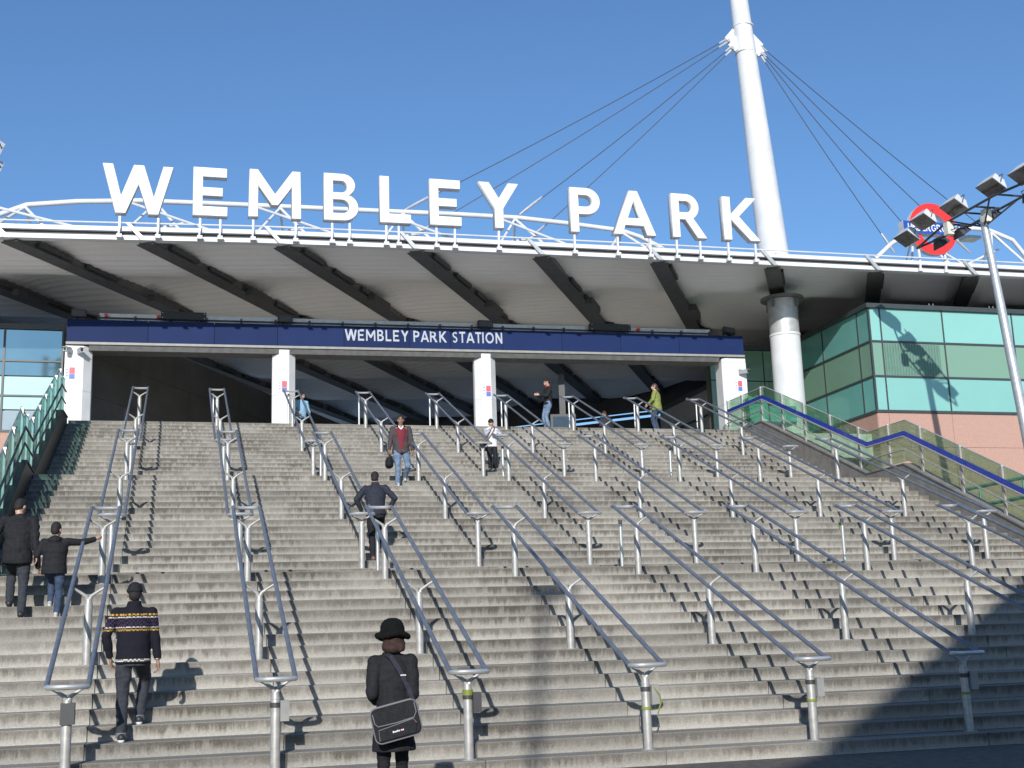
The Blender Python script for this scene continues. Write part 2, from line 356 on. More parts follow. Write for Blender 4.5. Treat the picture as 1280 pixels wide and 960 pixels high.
tag(pf.build('concourse_floor', mat('concourse_paving', (.62, .595, .55), .7, var=.15)), 'pale concourse floor at the head of the stairs', kind='structure')
for (x, y, k) in [(1.62, .17, 1), (2.25, .15, 1), (3.55, .16, 1), (4.6, .15, 1), (5.7, .17, 1), (6.3, .16, 1), (7.6, .15, 1), (-2.1, .5, 2), (4.9, 2.9, 8), (5.3, .55, 2)]:
    s_ = MB(); a = random.uniform(-.3, .3); s_.add([(x+dx*math.cos(a), y-.06+dy, k*RZ+.005) for dx, dy in ((-.05, -.02), (.045, -.025), (.055, .02), (-.03, .03))], [(0, 1, 2, 3)])
    s_.build('paint_mark', Mt['stain'], stairs)

# ================================================================ HANDRAILS
SL = RZ/TR
def rail_z(y): return 1.09+SL*(y-.1)
def make_handrail(extra):
    root = thing('handrail', 'twin tube handrail', 'handrail', group='handrails on the stairs')
    y0, y1 = .10, 6.15
    for sx in (-.2, .2):
        MB().tube([(sx, y0, rail_z(y0)), (sx, (y0+y1)/2, rail_z((y0+y1)/2)), (sx, y1, rail_z(y1))], .027, 10).build('rail_tube', Mt['rail'], root, True)
    for y, sg in ((y0, -1), (y1, 1)):
        pts = [(.2*math.cos(a), y+sg*(.02+.13*math.sin(a)**.7), rail_z(y)+.0) for a in [math.pi*i/10 for i in range(11)]]
        MB().tube([(.2, y, rail_z(y))]+pts[1:-1]+[(-.2, y, rail_z(y))], .027, 8).build('end_loop', Mt['bright'], root, True)
    for j in range(3):
        yy = 7*j*TR+.17; zb = RZ*(1+7*j); zt = rail_z(yy)
        p = MB(); p.tube([(0, yy, zb-.01), (0, yy, zb+.004), (0, yy, zt-.22), (0, yy, zt-.16)], [.052, .052, .05, .036], 12)
        po = p.build('post', Mt['steel'], root, True)
        MB().tube([(0, yy, zb-.002), (0, yy, zb+.012)], .088, 14).build('base_plate', Mt['trim2'], po)
        b = MB()
        for sx in (-1, 1): b.tube([(0, yy, zt-.20), (sx*.03, yy, zt-.125), (sx*.11, yy, zt-.07), (sx*.2, yy, zt-.015)], [.036, .023, .017, .016], 8)
        b.build('bracket', Mt['steel'], po, True)
        c_ = MB(); c_.tube([(0, yy, zt-.235), (0, yy, zt-.225)], .054, 12); c_.build('collar', Mt['trim'], po, True)
    return root
proto = make_handrail(0)
fl_y = [sY(1), sY(17), sY(33)]; fl_z = [0, 16*RZ, 32*RZ]
ordn = ['first', 'second', 'third', 'fourth', 'fifth', 'sixth', 'seventh', 'eighth', 'ninth']
fn = ['bottom', 'middle', 'top']; rails = {}
for fi in range(3):
    for ci, x in enumerate(COLX):
        if fi == 0 and ci > 7: continue
        o = copy_tree(proto) if rails else proto
        if rails: pass
        rails[(fi, ci)] = o; o.location = (x, fl_y[fi], fl_z[fi])
        o['label'] = 'twin tube steel handrail on the %s flight of stairs, %s from the left' % (fn[fi], ordn[ci])
for ci in range(6):                       # small grey box on the lowest post, some with tape
    o = rails[(0, ci)]; bx = MB()
    if ci == 0: bx.box(-.06, .075, .10, .24, .72, .93)
    else: bx.box(.045, .135, .09, .22, .66, .87)
    bx.build('junction_box', Mt['dark'] if ci in (0, 2) else Mt['trim2'], o)
    MB().tube([(0, .17, .80), (0, .17, .85)], .058, 12).build('box_clamp', Mt['dark'], o, True)
    if ci >= 2:
        tp = MB(); tp.tube([(0, .17, .60 if ci != 2 else .84), (0, .17, .63 if ci != 2 else .90)], .0585, 12); tp.build('tape_band', Mt['tape'], o, True)
        if ci == 3:
            tp = MB(); tp.tube([(.06, .10, .86), (.13, .075, .76), (.145, .08, .68), (.10, .085, .55)], .009, 5); tp.build('loose_tape', Mt['tape'], o)
def thin_post(x, y, z, h, label, name='barrier_post', group='thin steel posts on the landings', r=.03):
    t = thing(name, label, 'post', (x, y, z), group=group)
    MB().tube([(0, 0, 0), (0, 0, h-.07)], r, 10).build('shaft', Mt['bright'], t, True)
    MB().tube([(0, 0, h-.07), (0, 0, h)], r*1.08, 10).build('cap', Mt['dark'], t, True)
    return t
for nm, y, z, xs in (('lower', 6.9, 2.56, (3.213, 7.433, 11.698)), ('upper', 14.7, 5.12, (3.165, 7.43, 11.66))):
    for i, x in enumerate(xs):
        t = thin_post(x, y, z, .86, 'thin free standing steel post with dark cap on the %s landing, %s' % (nm, ('nearest the left', 'middle one', 'nearest the right')[i]))
        if nm == 'lower' and i == 2: MB().box(-.06, -.035, -.012, .012, .66, .82).build('tape_tag', Mt['tape'], t)
for i, x in enumerate((1.2, 3.3, 5.33, 7.43, 9.62, 11.75, 13.87, 15.94)):
    thin_post(x-.22, 22.15, TOPZ, .97, 'slim steel pole at the stair head below the rail end, %s from the left' % ordn[i], 'end_pole', 'slim poles at the stair head', .026)

# ================================================================ BALUSTRADES
def balustrade(name, X, side, label, prof, posts, glassm, strm, blue):
    """prof: stair pitch line [(y, z of stringer top)], side -1 left +1 right"""
    root = thing(name, label, 'balustrade', (X, 0, 0)); f = lerp_tab(prof)
    ys = [p[0] for p in prof]
    s_ = MB(); lo = [(y, max(-.02, z-1.6)) for y, z in prof]; s_.prism(prof+lo[::-1], 'x', side*.0, side*.22); s_.build('stringer', strm, root)
    cp = MB()
    for a, b in zip(prof, prof[1:]): cp.bar((side*.11, a[0], a[1]+.012), (side*.11, b[0], b[1]+.012), .27, .03)
    cp.build('coping', Mt['stringer'] if blue else strm, root)
    H = 1.08
    brk = sorted(set(posts+[y for y in ys if posts[0] <= y <= posts[-1]]))
    for a, b in zip(posts, posts[1:]):
        mids = [a+.03]+[y for y in ys if a+.03 < y < b-.03]+[b-.03]
        poly = [(y, f(y)+.08) for y in mids]+[(y, f(y)+H) for y in mids[::-1]]
        MB().prism(poly, 'x', side*.13, side*.142).build('glass_panel', glassm, root)
    for y in posts:
        p = MB(); p.box(side*.10-.02, side*.10+.02, y-.035, y+.035, f(y)-.05, f(y)+H+.02)
        po = p.build('post', Mt['steel'] if blue else Mt['galv'], root)
        q = MB(); q.box(side*.10-.024, side*.10+.03, y-.037, y+.037, f(y)+H-.02, f(y)+H+.022); q.build('clamp', Mt['bright'] if blue else Mt['trim'], po)
    tr = MB(); pts = [y for y in ys if posts[0] < y < posts[-1]]; pts = [posts[0]]+pts+[posts[-1]]
    tr.tube([(side*.136, y, f(y)+H+.012) for y in pts], .013, 6); tr.build('top_edge', Mt['trim'], root)
    for hz, rad in ((.68, .024), (.36, .02)):
        r = MB(); r.tube([(-side*.0+side*.04, y, f(y)+hz) for y in pts], rad, 8); r.build('side_rail', Mt['steel'] if blue else Mt['dark'], root, True)
    if blue:
        b_ = MB()
        for a, b in zip(pts, pts[1:]): b_.bar((side*.075, a, f(a)+.76), (side*.075, b, f(b)+.76), .012, .115)
        b_.build('blue_handrail', Mt['handblue'], root)
    return root
S0 = .08
profR = [(-.2, S0), (5.6, 2.56+S0), (7.35, 2.62+S0), (13.05, 5.36), (14.75, 5.36), (20.4, 7.68+S0-.02), (23.0, 7.76)]
balustrade('glass_balustrade', XR, 1, 'clear glass balustrade with blue handrail along the right side of the stairs', profR,
           [3.4, 5.0, 6.55, 8.05, 9.55, 10.95, 12.44, 13.8, 15.18, 16.57, 17.97, 19.24, 20.55, 21.85, 22.9], Mt['glassR'], Mt['stringer'], True)
profL = [(-.2, S0), (5.5, 2.5), (7.3, 2.62), (12.4, 5.2), (13.85, 5.16), (19.85, 7.62), (21.3, 7.7)]
balustrade('green_balustrade', XL, -1, 'green tinted glass balustrade with black base along the left side of the stairs', profL,
           [3.2, 4.6, 6.2, 7.4, 8.7, 10.0, 11.1, 12.3, 13.2, 14.2, 15.4, 16.6, 17.8, 18.9, 19.9, 21.1], Mt['glass'], Mt['stringer_dark'], False)

# ================================================================ CANOPY
YF = 20.5
gz = lerp_tab([(-14, 12.2), (-4.65, 12.41), (-1, 12.52), (2.0, 12.615), (5.5, 12.67), (9.4, 12.70), (13.5, 12.725), (17.7, 12.745), (27, 12.785), (40, 12.83)])
BD = Vector((.493, .87, .024))
BX = [-12.0, -8.2, -4.45, -.965, 2.75, 6.58, 10.38, 14.13, 17.966, 21.61, 25.172, 28.9, 32.6]
FN = Vector((.6663, .7457, 0)); FP = Vector((25.211, 41.028, 0))
def blen(x): return max(6, (FN.dot(FP-Vector((x, YF, 0))))/FN.dot(Vector((BD.x, BD.y, 0))))
canopy = thing('station_canopy', 'wide white edged station canopy with dark beams above the stair head', 'canopy', (0, 0, 0))
xs = [-14+i*2 for i in range(25)]
def strip(name, y0, y1, zo0, zo1, m, par=canopy):
    b = MB()
    for a, c in zip(xs, xs[1:]):
        vs = [(x, y, gz(x)+zo) for x in (a, c) for y in (y0, y1) for zo in (zo0, zo1)]
        b.add(vs, [(0, 1, 5, 4), (2, 6, 7, 3), (0, 4, 6, 2), (1, 3, 7, 5)])
    return b.build(name, m, par)
strip('gutter_lip', YF, YF+.25, 0, .125, Mt['white'])
strip('gutter_recess', YF+.10, YF+.3, .126, .245, Mt['gutter_dark'])
strip('gutter_fascia', YF-.02, YF+.28, .246, .37, Mt['white'])
tb = MB(); tb.tube([(x, YF-.06, gz(x)+.46) for x in xs], .022, 6); tb.build('edge_rail', Mt['white'], canopy, True)
for i, x in enumerate(BX):   # beams and their attachments
    L = blen(x); o_ = Vector((x, YF+.22, gz(x)-.03)); e_ = o_+BD*L
    b = MB(); b.bar(o_+Vector((0, 0, .24)), e_+Vector((0, 0, .24)), .36, .48); bo = b.build('beam', Mt['beam'], canopy)
    fl = MB(); fl.bar(o_+Vector((0, 0, -.012)), e_+Vector((0, 0, -.012)), .5, .03); fl.build('flange', Mt['beam2'], bo)
    sd = Vector((BD.y, -BD.x, 0)).normalized()
    for q in range(int(L/2.3)):
        if random.random() < .8:
            a = o_+BD*(2.3*q+.9)+sd*.27+Vector((0, 0, .12)); MB().bar(a, a+BD*1.6, .09, .12).build('conduit', Mt['beam2'], bo)
    for q in range(3):
        s0 = 5.6+q*4.2+((i*7) % 3)*.5
        if s0+1.5 < L:
            a = o_+BD*s0+sd*.36+Vector((0, 0, -.02)); MB().bar(a, a+BD*1.5, .26, .22).build('light_fitting', Mt['beam2'], bo)
    wd = MB(); wd.prism([(x-.52, gz(x)+.44), (x-.40, gz(x)+.44), (x+.06, gz(x)-.03), (x-.10, gz(x)-.03)], 'y', YF-.10, YF-.045); wd.build('beam_bracket', Mt['trim'], bo)
for a, b in zip(BX, BX[1:]):   # corrugated soffit between the beams
    mb = MB(); La, Lb = blen(a), blen(b); nseg = 96; rows = []
    for j in range(nseg*2+1):
        t = j/(nseg*2); row = []
        for u in (0, .2, .4, .6, .8, 1):
            x0 = a+(b-a)*u; Lu = La+(Lb-La)*u
            p = Vector((x0, YF+.22, gz(x0)+.20))+BD*(Lu*t)
            s = Lu*t
            und = .26*math.sin((s+1.0)*2*math.pi/6.0)*min(1, s/2.0)*math.sqrt(max(0, math.sin(math.pi*u)))
            p.z += und + (.03 if j % 2 else 0) + .10*math.sin(math.pi*u)
            row.append(p)
        rows.append(row)
    vs = [p for r in rows for p in r]; fs = []
    for j in range(nseg*2):
        for k in range(5): fs.append((j*6+k, j*6+k+1, (j+1)*6+k+1, (j+1)*6+k))
    mb.add(vs, fs); mb.build('soffit_panel', Mt['soffit'], canopy)
dk = MB()
for a, b in zip(BX, BX[1:]):
    pa, pb = Vector((a, YF+1.3, gz(a)+.70)), Vector((b, YF+1.3, gz(b)+.70)); qa, qb = pa+BD*(blen(a)+.5), pb+BD*(blen(b)+.5)
    up = Vector((0, 0, .06)); dk.add([pa, pb, qb, qa, pa+up, pb+up, qb+up, qa+up], [(3, 2, 1, 0), (4, 5, 6, 7), (0, 1, 5, 4), (2, 3, 7, 6)])
dk.build('roof_deck', Mt['trim'], canopy)
fz = MB(); 
for a, b in zip(BX, BX[1:]):
    pa, pb = Vector((a, YF+.27, gz(a)+.36)), Vector((b, YF+.27, gz(b)+.36)); up = Vector((0, 0, .07)); fz.add([pa, pb, pb+up, pa+up], [(0, 1, 2, 3)])
fz.build('roof_upstand', Mt['gutter_dark'], canopy)
# roof trusses
def truss(label, chord, apexes, ywave):
    root = thing('roof_truss', label, 'truss', (0, 0, 0), group='white tube trusses on the canopy roof'); f = lerp_tab(chord); YT = 23.3
    MB().tube([(x, YT, z) for x, z in chord], .078, 10).build('top_chord', Mt['white'], root, True)
    for ax in apexes:
        ap = Vector((ax, YT, f(ax)-.05)); b = MB()
        for lx, ly in ((-.95, 22.2), (.95, 22.2), (.35, 25.2)): b.tube([ap, (ax+lx, ly, gz(ax)+.62)], .042, 8)
        b.build('strut', Mt['white'], root, True)
    for a, b in zip(apexes, apexes[1:]):
        w1 = MB(); m = (a+b)/2
        w1.tube([(a-.8, 22.4, f(a)-.38), (m, 22.6, gz(m)+.95), (b+.3, 22.4, gz(b)+.72)], .038, 6)
        w1.tube([(a-.3, 24.0, gz(a)+.76), (m, 24.0, gz(m)+1.1), (b+.8, 24.0, f(b)-.40)], .038, 6)
        w1.build('lower_tube', Mt['white'], root, True)
    return root
truss('long white tubular roof truss behind the big station name letters', [(-9.5, 13.3), (-5.07, 14.0), (-4.36, 14.33), (-3, 14.52), (-1.22, 14.66), (1.6, 14.72), (5.9, 14.78), (8.2, 14.82), (10.4, 14.83), (12.1, 14.74), (13.95, 14.60), (14.6, 14.42), (15.3, 14.1), (15.9, 13.6)], [-4.4, -.75, 2.9, 6.7, 10.35, 13.95], 0)
truss('short white tubular roof truss behind the round station emblem', [(23.3, 14.1), (24.0, 14.7), (24.9, 15.2), (25.6, 15.36), (27.4, 15.44), (28.0, 15.42), (28.95, 15.1), (29.6, 14.3), (30.2, 13.6)], [24.9, 28.1], 0)

# ================================================================ LETTERS
def arc(cx, cy, rx, ry, a0, a1, n=10): return [(cx+rx*math.cos(R_(a0+(a1-a0)*i/n)), cy+ry*math.sin(R_(a0+(a1-a0)*i/n))) for i in range(n+1)]
def stroke(path, t):
    L, Rr = [], []
    for i, p in enumerate(path):
        a = path[max(0, i-1)]; b = path[min(len(path)-1, i+1)]; dx, dy = b[0]-a[0], b[1]-a[1]; l = math.hypot(dx, dy); nx, ny = -dy/l*t/2, dx/l*t/2
        L.append((p[0]+nx, p[1]+ny)); Rr.append((p[0]-nx, p[1]-ny))
    return L+Rr[::-1]
def glyph(ch, s=.2):
    """outlines (cap height 1): list of closed loops, and the advance width"""
    if ch == 'W': return [[(0, 1), (s*1.03, 1), (.37, .36), (.60, 1), (.80, 1), (1.0, .36), (1.17, 1), (1.37, 1), (1.10, 0), (.90, 0), (.70, .60), (.47, 0), (.27, 0)]], 1.37
    if ch == 'E': return [[(0, 0), (0, 1), (.68, 1), (.68, 1-s), (s, 1-s), (s, .5+s*.46), (.60, .5+s*.46), (.60, .5-s*.46), (s, .5-s*.46), (s, s), (.70, s), (.70, 0)]], .70
    if ch == 'M': return [[(0, 0), (.02, 1), (s*.95, 1), (.535, .50), (1.07-s*.95, 1), (1.05, 1), (1.07, 0), (1.07-s, 0), (1.07-s, .66), (.60, .26), (.47, .26), (s, .66), (s, 0)]], 1.07
    if ch == 'B':
        o = [(0, 0), (0, 1), (.40, 1)]+arc(.40, .755, .27, .245, 80, -62, 8)+arc(.42, .285, .32, .285, 62, -80, 9)+[(.42, 0)]
        h1 = [(s, .6), (s, .84), (.38, .84)]+arc(.38, .72, .11, .12, 70, -70, 6)+[(.38, .6)]; h2 = [(s, .16), (s, .44), (.39, .44)]+arc(.39, .30, .15, .14, 70, -70, 6)+[(.39, .16)]
        return [o, h1, h2], .74
    if ch == 'L': return [[(0, 0), (0, 1), (s, 1), (s, s), (.65, s), (.65, 0)]], .65
    if ch == 'Y': return [[(0, 1), (s*1.2, 1), (.45, .66), (.90-s*1.2, 1), (.90, 1), (.45+s/2, .43), (.45+s/2, 0), (.45-s/2, 0), (.45-s/2, .43)]], .90
    if ch in 'PR':
        cx, cyy, rx, ry = .38, .70, .32, .30
        leg = [(cx+.02, .40)] if ch == 'P' else []
        o = [(0, 0), (0, 1), (cx, 1)]+arc(cx, cyy, rx, ry, 80, -80, 12)
        if ch == 'P': o += [(cx, .40), (s, .40), (s, 0)]
        else: o = [(0, 0), (0, 1), (cx, 1)]+arc(cx, cyy, rx, ry, 80, -58, 10)+[(.88, 0), (.63, 0), (.34, .41), (s, .41), (s, 0)]
        h = [(s, .58), (s, .83), (cx-.02, .83)]+arc(cx-.02, .705, .15, .125, 75, -75, 8)+[(cx-.02, .58)]
        return [o, h], (.72 if ch == 'P' else .88)
    if ch == 'A': return [[(0, 0), (.395, 1), (.585, 1), (.98, 0), (.98-s*1.1, 0), (.70, .21), (.28, .21), (s*1.1, 0)], [(.345, .38), (.635, .38), (.49, .76)]], .98
    if ch == 'K': return [[(0, 0), (0, 1), (s, 1), (s, .60), (.59, 1), (.85, 1), (.40, .55), (.90, 0), (.64, 0), (s, .47), (s, 0)]], .90
    if ch == 'S': return [stroke(arc(.32, .72, .21, .20, 25, 270, 12)[:-1]+arc(.30, .28, .22, .21, 90, -150, 12), s*.85)], .62
    if ch == 'T': return [[(0, 1), (.7, 1), (.7, 1-s), (.35+s/2, 1-s), (.35+s/2, 0), (.35-s/2, 0), (.35-s/2, 1-s), (0, 1-s)]], .70
    if ch == 'I': return [[(0, 0), (0, 1), (s, 1), (s, 0)]], s
    if ch == 'O': return [arc(.5, .5, .5, .5, 0, 350, 28), arc(.5, .5, .5-s, .5-s, 0, 350, 28)], 1.0
    if ch == 'N': return [[(0, 0), (0, 1), (s, 1), (.80-s, .36), (.80-s, 1), (.80, 1), (.80, 0), (.80-s, 0), (s, .64), (s, 0)]], .80
    if ch == 'U': return [stroke([(s/2, 1), (s/2, .4)]+arc(.38, .38, .38-s/2, .38-s/2, 180, 360, 12)+[(.76-s/2, .4), (.76-s/2, 1)], s)], .76
    if ch == 'D': return [[(0, 0), (0, 1), (.34, 1)]+arc(.34, .5, .46, .5, 85, -85, 14)+[(.34, 0)], [(s, s*.9), (s, 1-s*.9), (.34, 1-s*.9)]+arc(.34, .5, .46-s, .5-s*.9, 80, -80, 12)+[(.34, s*.9)]], .80
    if ch == 'G': return [stroke(arc(.5, .5, .4, .4, 40, 340, 20)+[(.88, .46), (.58, .46)], s)], .96
    return [], .35
def glyph_mesh(loops_list, depth, bevel, mats, name):
    cu = bpy.data.curves.new(name, 'CURVE'); cu.dimensions = '2D'; cu.fill_mode = 'BOTH'; cu.extrude = depth/2; cu.bevel_depth = bevel; cu.bevel_resolution = 0; cu.offset = -bevel
    for lp in loops_list:
        sp = cu.splines.new('POLY'); sp.points.add(len(lp)-1); sp.use_cyclic_u = True
        for p, q in zip(sp.points, lp): p.co = (q[0], q[1], 0, 1)
    ob = bpy.data.objects.new('tmp', cu); C.objects.link(ob); dg = bpy.context.evaluated_depsgraph_get()
    me = bpy.data.meshes.new_from_object(ob.evaluated_get(dg)); bpy.data.objects.remove(ob); me.name = name
    me.transform(Matrix.Rotation(math.pi/2, 4, 'X'))          # stands up: x right, z up, faces -y
    me.materials.clear()
    for m in mats: me.materials.append(m)
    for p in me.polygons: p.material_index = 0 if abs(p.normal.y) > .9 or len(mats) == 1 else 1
    return me
def text_mesh(txt, h, s, depth, m, gap=.16, bevel=0):
    loops = []; x = 0
    for ch in txt:
        if ch == ' ': x += .42; continue
        g_, wd = glyph(ch, s)
        loops += [[((p[0]+x)*h, p[1]*h) for p in lp] for lp in g_]; x += wd+gap*(.55 if ch in 'AYWTP' else 1)
    return glyph_mesh(loops, depth, bevel, [m], 'lettering'), (x-gap)*h
LT = [('W', -2.12, -.25), ('E', .28, 1.22), ('M', 1.78, 3.25), ('B', 3.88, 4.87), ('L', 5.48, 6.38), ('E', 6.94, 7.88), ('Y', 8.40, 9.63), ('P', 11.22, 12.20), ('A', 12.56, 13.94), ('R', 14.48, 15.62), ('K', 16.18, 17.42)]
desc = {0: 'big white letter W at the left end of the station name', 1: 'big white letter E between the W and the M', 2: 'big white letter M of the station name on the canopy', 3: 'big white letter B of the station name on the canopy',
        4: 'big white letter L of the station name on the canopy', 5: 'big white letter E between the L and the Y', 6: 'big white letter Y of the station name on the canopy', 7: 'big white letter P of the station name on the canopy',
        8: 'big white letter A of the station name on the canopy', 9: 'big white letter R of the station name on the canopy', 10: 'big white letter K at the right end of the station name'}
legs = {'W': (.26, .80), 'E': (.22, .80), 'M': (.10, .90), 'B': (.25, .75), 'L': (.22, .62), 'Y': (.5,), 'P': (.14,), 'A': (.12, .88), 'R': (.14, .82), 'K': (.14, .88)}
for i, (ch, x0, x1) in enumerate(LT):
    lp, wd = glyph(ch, .198); hgt = 1.41; cx = (x0+x1)/2; zb = gz(cx)+.665
    t = thing('sign_letter', desc[i], 'letter', (x0, YF-.12, zb), group='big white letters of the station name')
    sx = (x1-x0)/wd
    me = glyph_mesh([[(p[0]*sx, p[1]*hgt) for p in l] for l in lp], .24, .012, [Mt['sign_white'], Mt['sign_edge']], 'letter_body')
    link('letter_body', me, t)
    for q in legs[ch]:
        xx = q*(x1-x0); p = MB(); dz = gz(x0+xx)-zb
        p.bar((xx, .02, 0.0), (xx, .02, -.46), .06, .06, (0, 1, 0)); p.bar((xx, -.02, -.40), (xx-.02, .0, dz+.10), .05, .05, (0, 1, 0))
        p.box(xx-.07, xx+.07, -.06, .10, dz+.02, dz+.12); p.build('support_leg', Mt['white'], t)

# ================================================================ STATION NAME BEAM AND PILLARS
YB = 24.0
fz0 = lerp_tab([(-3.2, 10.47), (18.4, 10.70)]); fz1 = lerp_tab([(-3.2, 11.14), (18.4, 11.34)])
beam_t = thing('station_name_beam', 'long dark blue beam across the entrance with the station name', 'sign', (0, 0, 0))
jx = [-3.18, -.895, 1.024, 2.901, 4.926, 6.985, 8.295, 9.999, 11.987, 14.0, 16.066, 18.40]
for a, b in zip(jx, jx[1:]):
    mb = MB(); d = .006; off = random.uniform(0, .006)
    vs = [(x, y, z) for x, zs in ((a+d, (fz0(a), fz1(a))), (b-d, (fz0(b), fz1(b)))) for y in (YB+off, YB+.12) for z in zs]
    mb.add(vs, [(0, 1, 3, 2), (4, 6, 7, 5), (0, 4, 5, 1), (2, 3, 7, 6), (0, 2, 6, 4), (1, 5, 7, 3)]); mb.build('blue_panel', Mt['bluep'], beam_t)
def slab(name, x0, x1, y0, y1, za, zb, m):
    mb = MB(); vs = [(x, y, f_(x)+dz) for x in (x0, x1) for y in (y0, y1) for f_, dz in (za, zb)]
    mb.add(vs, [(0, 1, 3, 2), (4, 6, 7, 5), (0, 4, 5, 1), (2, 3, 7, 6), (0, 2, 6, 4), (1, 5, 7, 3)]); return mb.build(name, m, beam_t)
slab('beam_core', -3.15, 18.36, YB+.122, YB+.70, (fz0, -.05), (fz1, -.03), Mt['dark'])
slab('lower_trim', -3.19, 18.42, YB-.01, YB+.72, (fz0, -.085), (fz0, -.012), Mt['trim2'])
slab('beam_underside', -2.55, 17.5, YB+.04, YB+.70, (fz0, -.26), (fz0, -.088), Mt['beam2'])
slab('rear_panel', -2.3, 17.3, YB+.20, YB+.24, (fz1, -.02), (fz1, .25), Mt['trim'])
cr = MB(); cr.tube([(-2.35, YB+.14, fz1(-2.35)+.10), (17.3, YB+.14, fz1(17.3)+.10)], .022, 6)
for k in range(20):
    x = -2.3+k*1.03; cr.box(x-.03, x+.03, YB+.125, YB+.195, fz1(x)-.02, fz1(x)+.17)
cr.build('conduit_rail', Mt['dark'], beam_t)
for x in (-2.1, -.6, 14.7):
    MB().box(x-.05, x+.05, YB+.08, YB+.16, fz1(x)+.125, fz1(x)+.21).build('red_beacon', Mt['red'], beam_t)
tm, tw = text_mesh('WEMBLEY PARK STATION', .36, .17, .01, Mt['lettergrey'], .22)
tm.transform(Matrix.Diagonal((5.03/tw, 1, 1, 1)))
lo = link('lettering', tm, beam_t); lo.location = (4.955, YB-.008, 10.755); lo.rotation_euler = (0, -math.atan(.23/21.6), 0)
for i, (xc, hw, wide) in enumerate([(-2.86, .21, 0), (.12, .66, 1), (3.13, .22, 0), (9.44, .24, 0), (13.66, .70, 1), (17.9, .20, 2)]):
    zb = fz1(xc)
    ft = thing('floodlight', ['black box floodlight at the left end of the blue beam', 'wide black floodlight bar on the left half of the blue beam', 'black box floodlight above the second pillar on the blue beam', 'black box floodlight above the third pillar on the blue beam', 'wide black floodlight bar on the right half of the blue beam', 'tilted black floodlight at the right end of the blue beam'][i], 'floodlight', (xc, YB+.05, zb), 0, 'floodlights on the blue beam')
    b = MB(); b.box(-hw, hw, -.12, .06, .06, .29); bo = b.build('housing', Mt['black'], ft); 
    if wide == 2: bo.rotation_euler = (R_(-18), R_(6), 0)
    q = MB(); q.box(-hw+.03, hw-.03, -.128, -.121, .085, .265); q.build('lens', Mt['dark'] if wide != 1 else Mt['black'], bo)
    s_ = MB(); s_.box(-hw*.7, -hw*.7+.04, -.03, .03, 0, .07); s_.box(hw*.7-.04, hw*.7, -.03, .03, 0, .07); s_.build('bracket', Mt['dark'], ft)
    if wide == 1:
        sc = MB(); 
        for sx in (-1, 1):
            for sz in (.085, .235): sc.box(sx*(hw-.05)-.012, sx*(hw-.05)+.012, -.134, -.129, sz, sz+.02)
        sc.build('bolt', Mt['bright'], bo)
pill_lab = ['white pillar at the left end of the blue beam', 'white pillar second from the left under the blue beam', 'white pillar third from the left under the blue beam', 'white pillar at the right end of the blue beam']
for i, (xc, hw) in enumerate([(-2.83, .37), (3.11, .345), (9.44, .345), (18.02, .42)]):
    t = thing('pillar', pill_lab[i], 'pillar', (xc, YB+.32, TOPZ), 0, 'white pillars carrying the blue beam'); ht = fz0(xc)-.13-TOPZ
    c_ = .2; dpt = .30
    oc = [(-hw, -dpt+c_), (-hw+c_, -dpt), (hw-c_, -dpt), (hw, -dpt+c_), (hw, dpt-c_), (hw-c_, dpt), (-hw+c_, dpt), (-hw, dpt-c_)]
    if i == 0: oc = [(-hw, -dpt), (hw-.22, -dpt), (hw, -dpt+.2), (hw, dpt), (-hw, dpt)]
    if i == 3: oc = [(-hw+.12, -dpt), (hw, -dpt), (hw, dpt), (-hw, dpt), (-hw, -dpt+.1)]
    zj = 1.32
    lo_ = MB().prism(oc, 'z', 0, zj-.005); lo_.build('lower_cladding', Mt['white'], t)
    up_ = MB().prism(oc, 'z', zj+.005, ht-.14); up_.build('upper_cladding', Mt['white'], t)
    up2 = MB().prism([(x*.985, y*.985) for x, y in oc], 'z', ht-.13, ht); up2.build('head_band', Mt['white'], t)
    sh = MB().prism([(x*.97, y*.97) for x, y in oc], 'z', .01, ht-.01); sh.build('core', Mt['sign_edge'], t)
    px, pz = [(-.18, 1.66), (-.02, 1.40), (.02, 1.40), (.13, 1.76)][i]
    po = MB().box(px-.17, px+.11, -dpt-.014, -dpt-.002, pz, pz+.36).build('poster', Mt['posterw'], t)
    MB().box(px-.05, px+.10, -dpt-.02, -dpt-.0145, pz+.16, pz+.35).build('red_panel', Mt['posterr'], po)
    MB().box(px-.05, px+.10, -dpt-.02, -dpt-.0145, pz+.01, pz+.15).build('blue_panel', Mt['posterb'], po)
    ln = MB()
    for q in range(4): ln.box(px-.03, px+.03+.012*(q % 3), -dpt-.0225, -dpt-.0205, pz+.30-.035*q, pz+.312-.035*q)
    for q in range(3): ln.box(px-.145, px-.085, -dpt-.0165, -dpt-.0145, pz+.27-.09*q, pz+.30-.09*q)
    ln.build('print', Mt['posterb'], po)
def cctv(x, y, z, rz, label):
    t = thing('security_camera', label, 'security camera', (x, y, z), rz, 'security cameras on the pillars')
    MB().tube([(0, .10, .05), (0, -.02, .05), (0, -.02, 0)], .02, 6).build('arm', Mt['galv'], t)
    MB().box(-.055, .055, -.24, .06, -.11, .0).build('housing', Mt['galv'], t)
    MB().tube([(0, -.241, -.055), (0, -.256, -.055)], .04, 8).build('lens', Mt['black'], t)
    MB().box(-.062, .062, -.29, .07, .001, .014).build('sun_hood', Mt['steel'], t)
cctv(-3.08, YB-.08, 10.22, R_(-25), 'grey security camera on the left pillar, left one of the pair')
cctv(-2.80, YB-.08, 10.20, R_(20), 'grey security camera on the left pillar, right one of the pair')
cctv(18.22, YB-.08, 10.12, R_(35), 'grey security camera on the right end pillar')

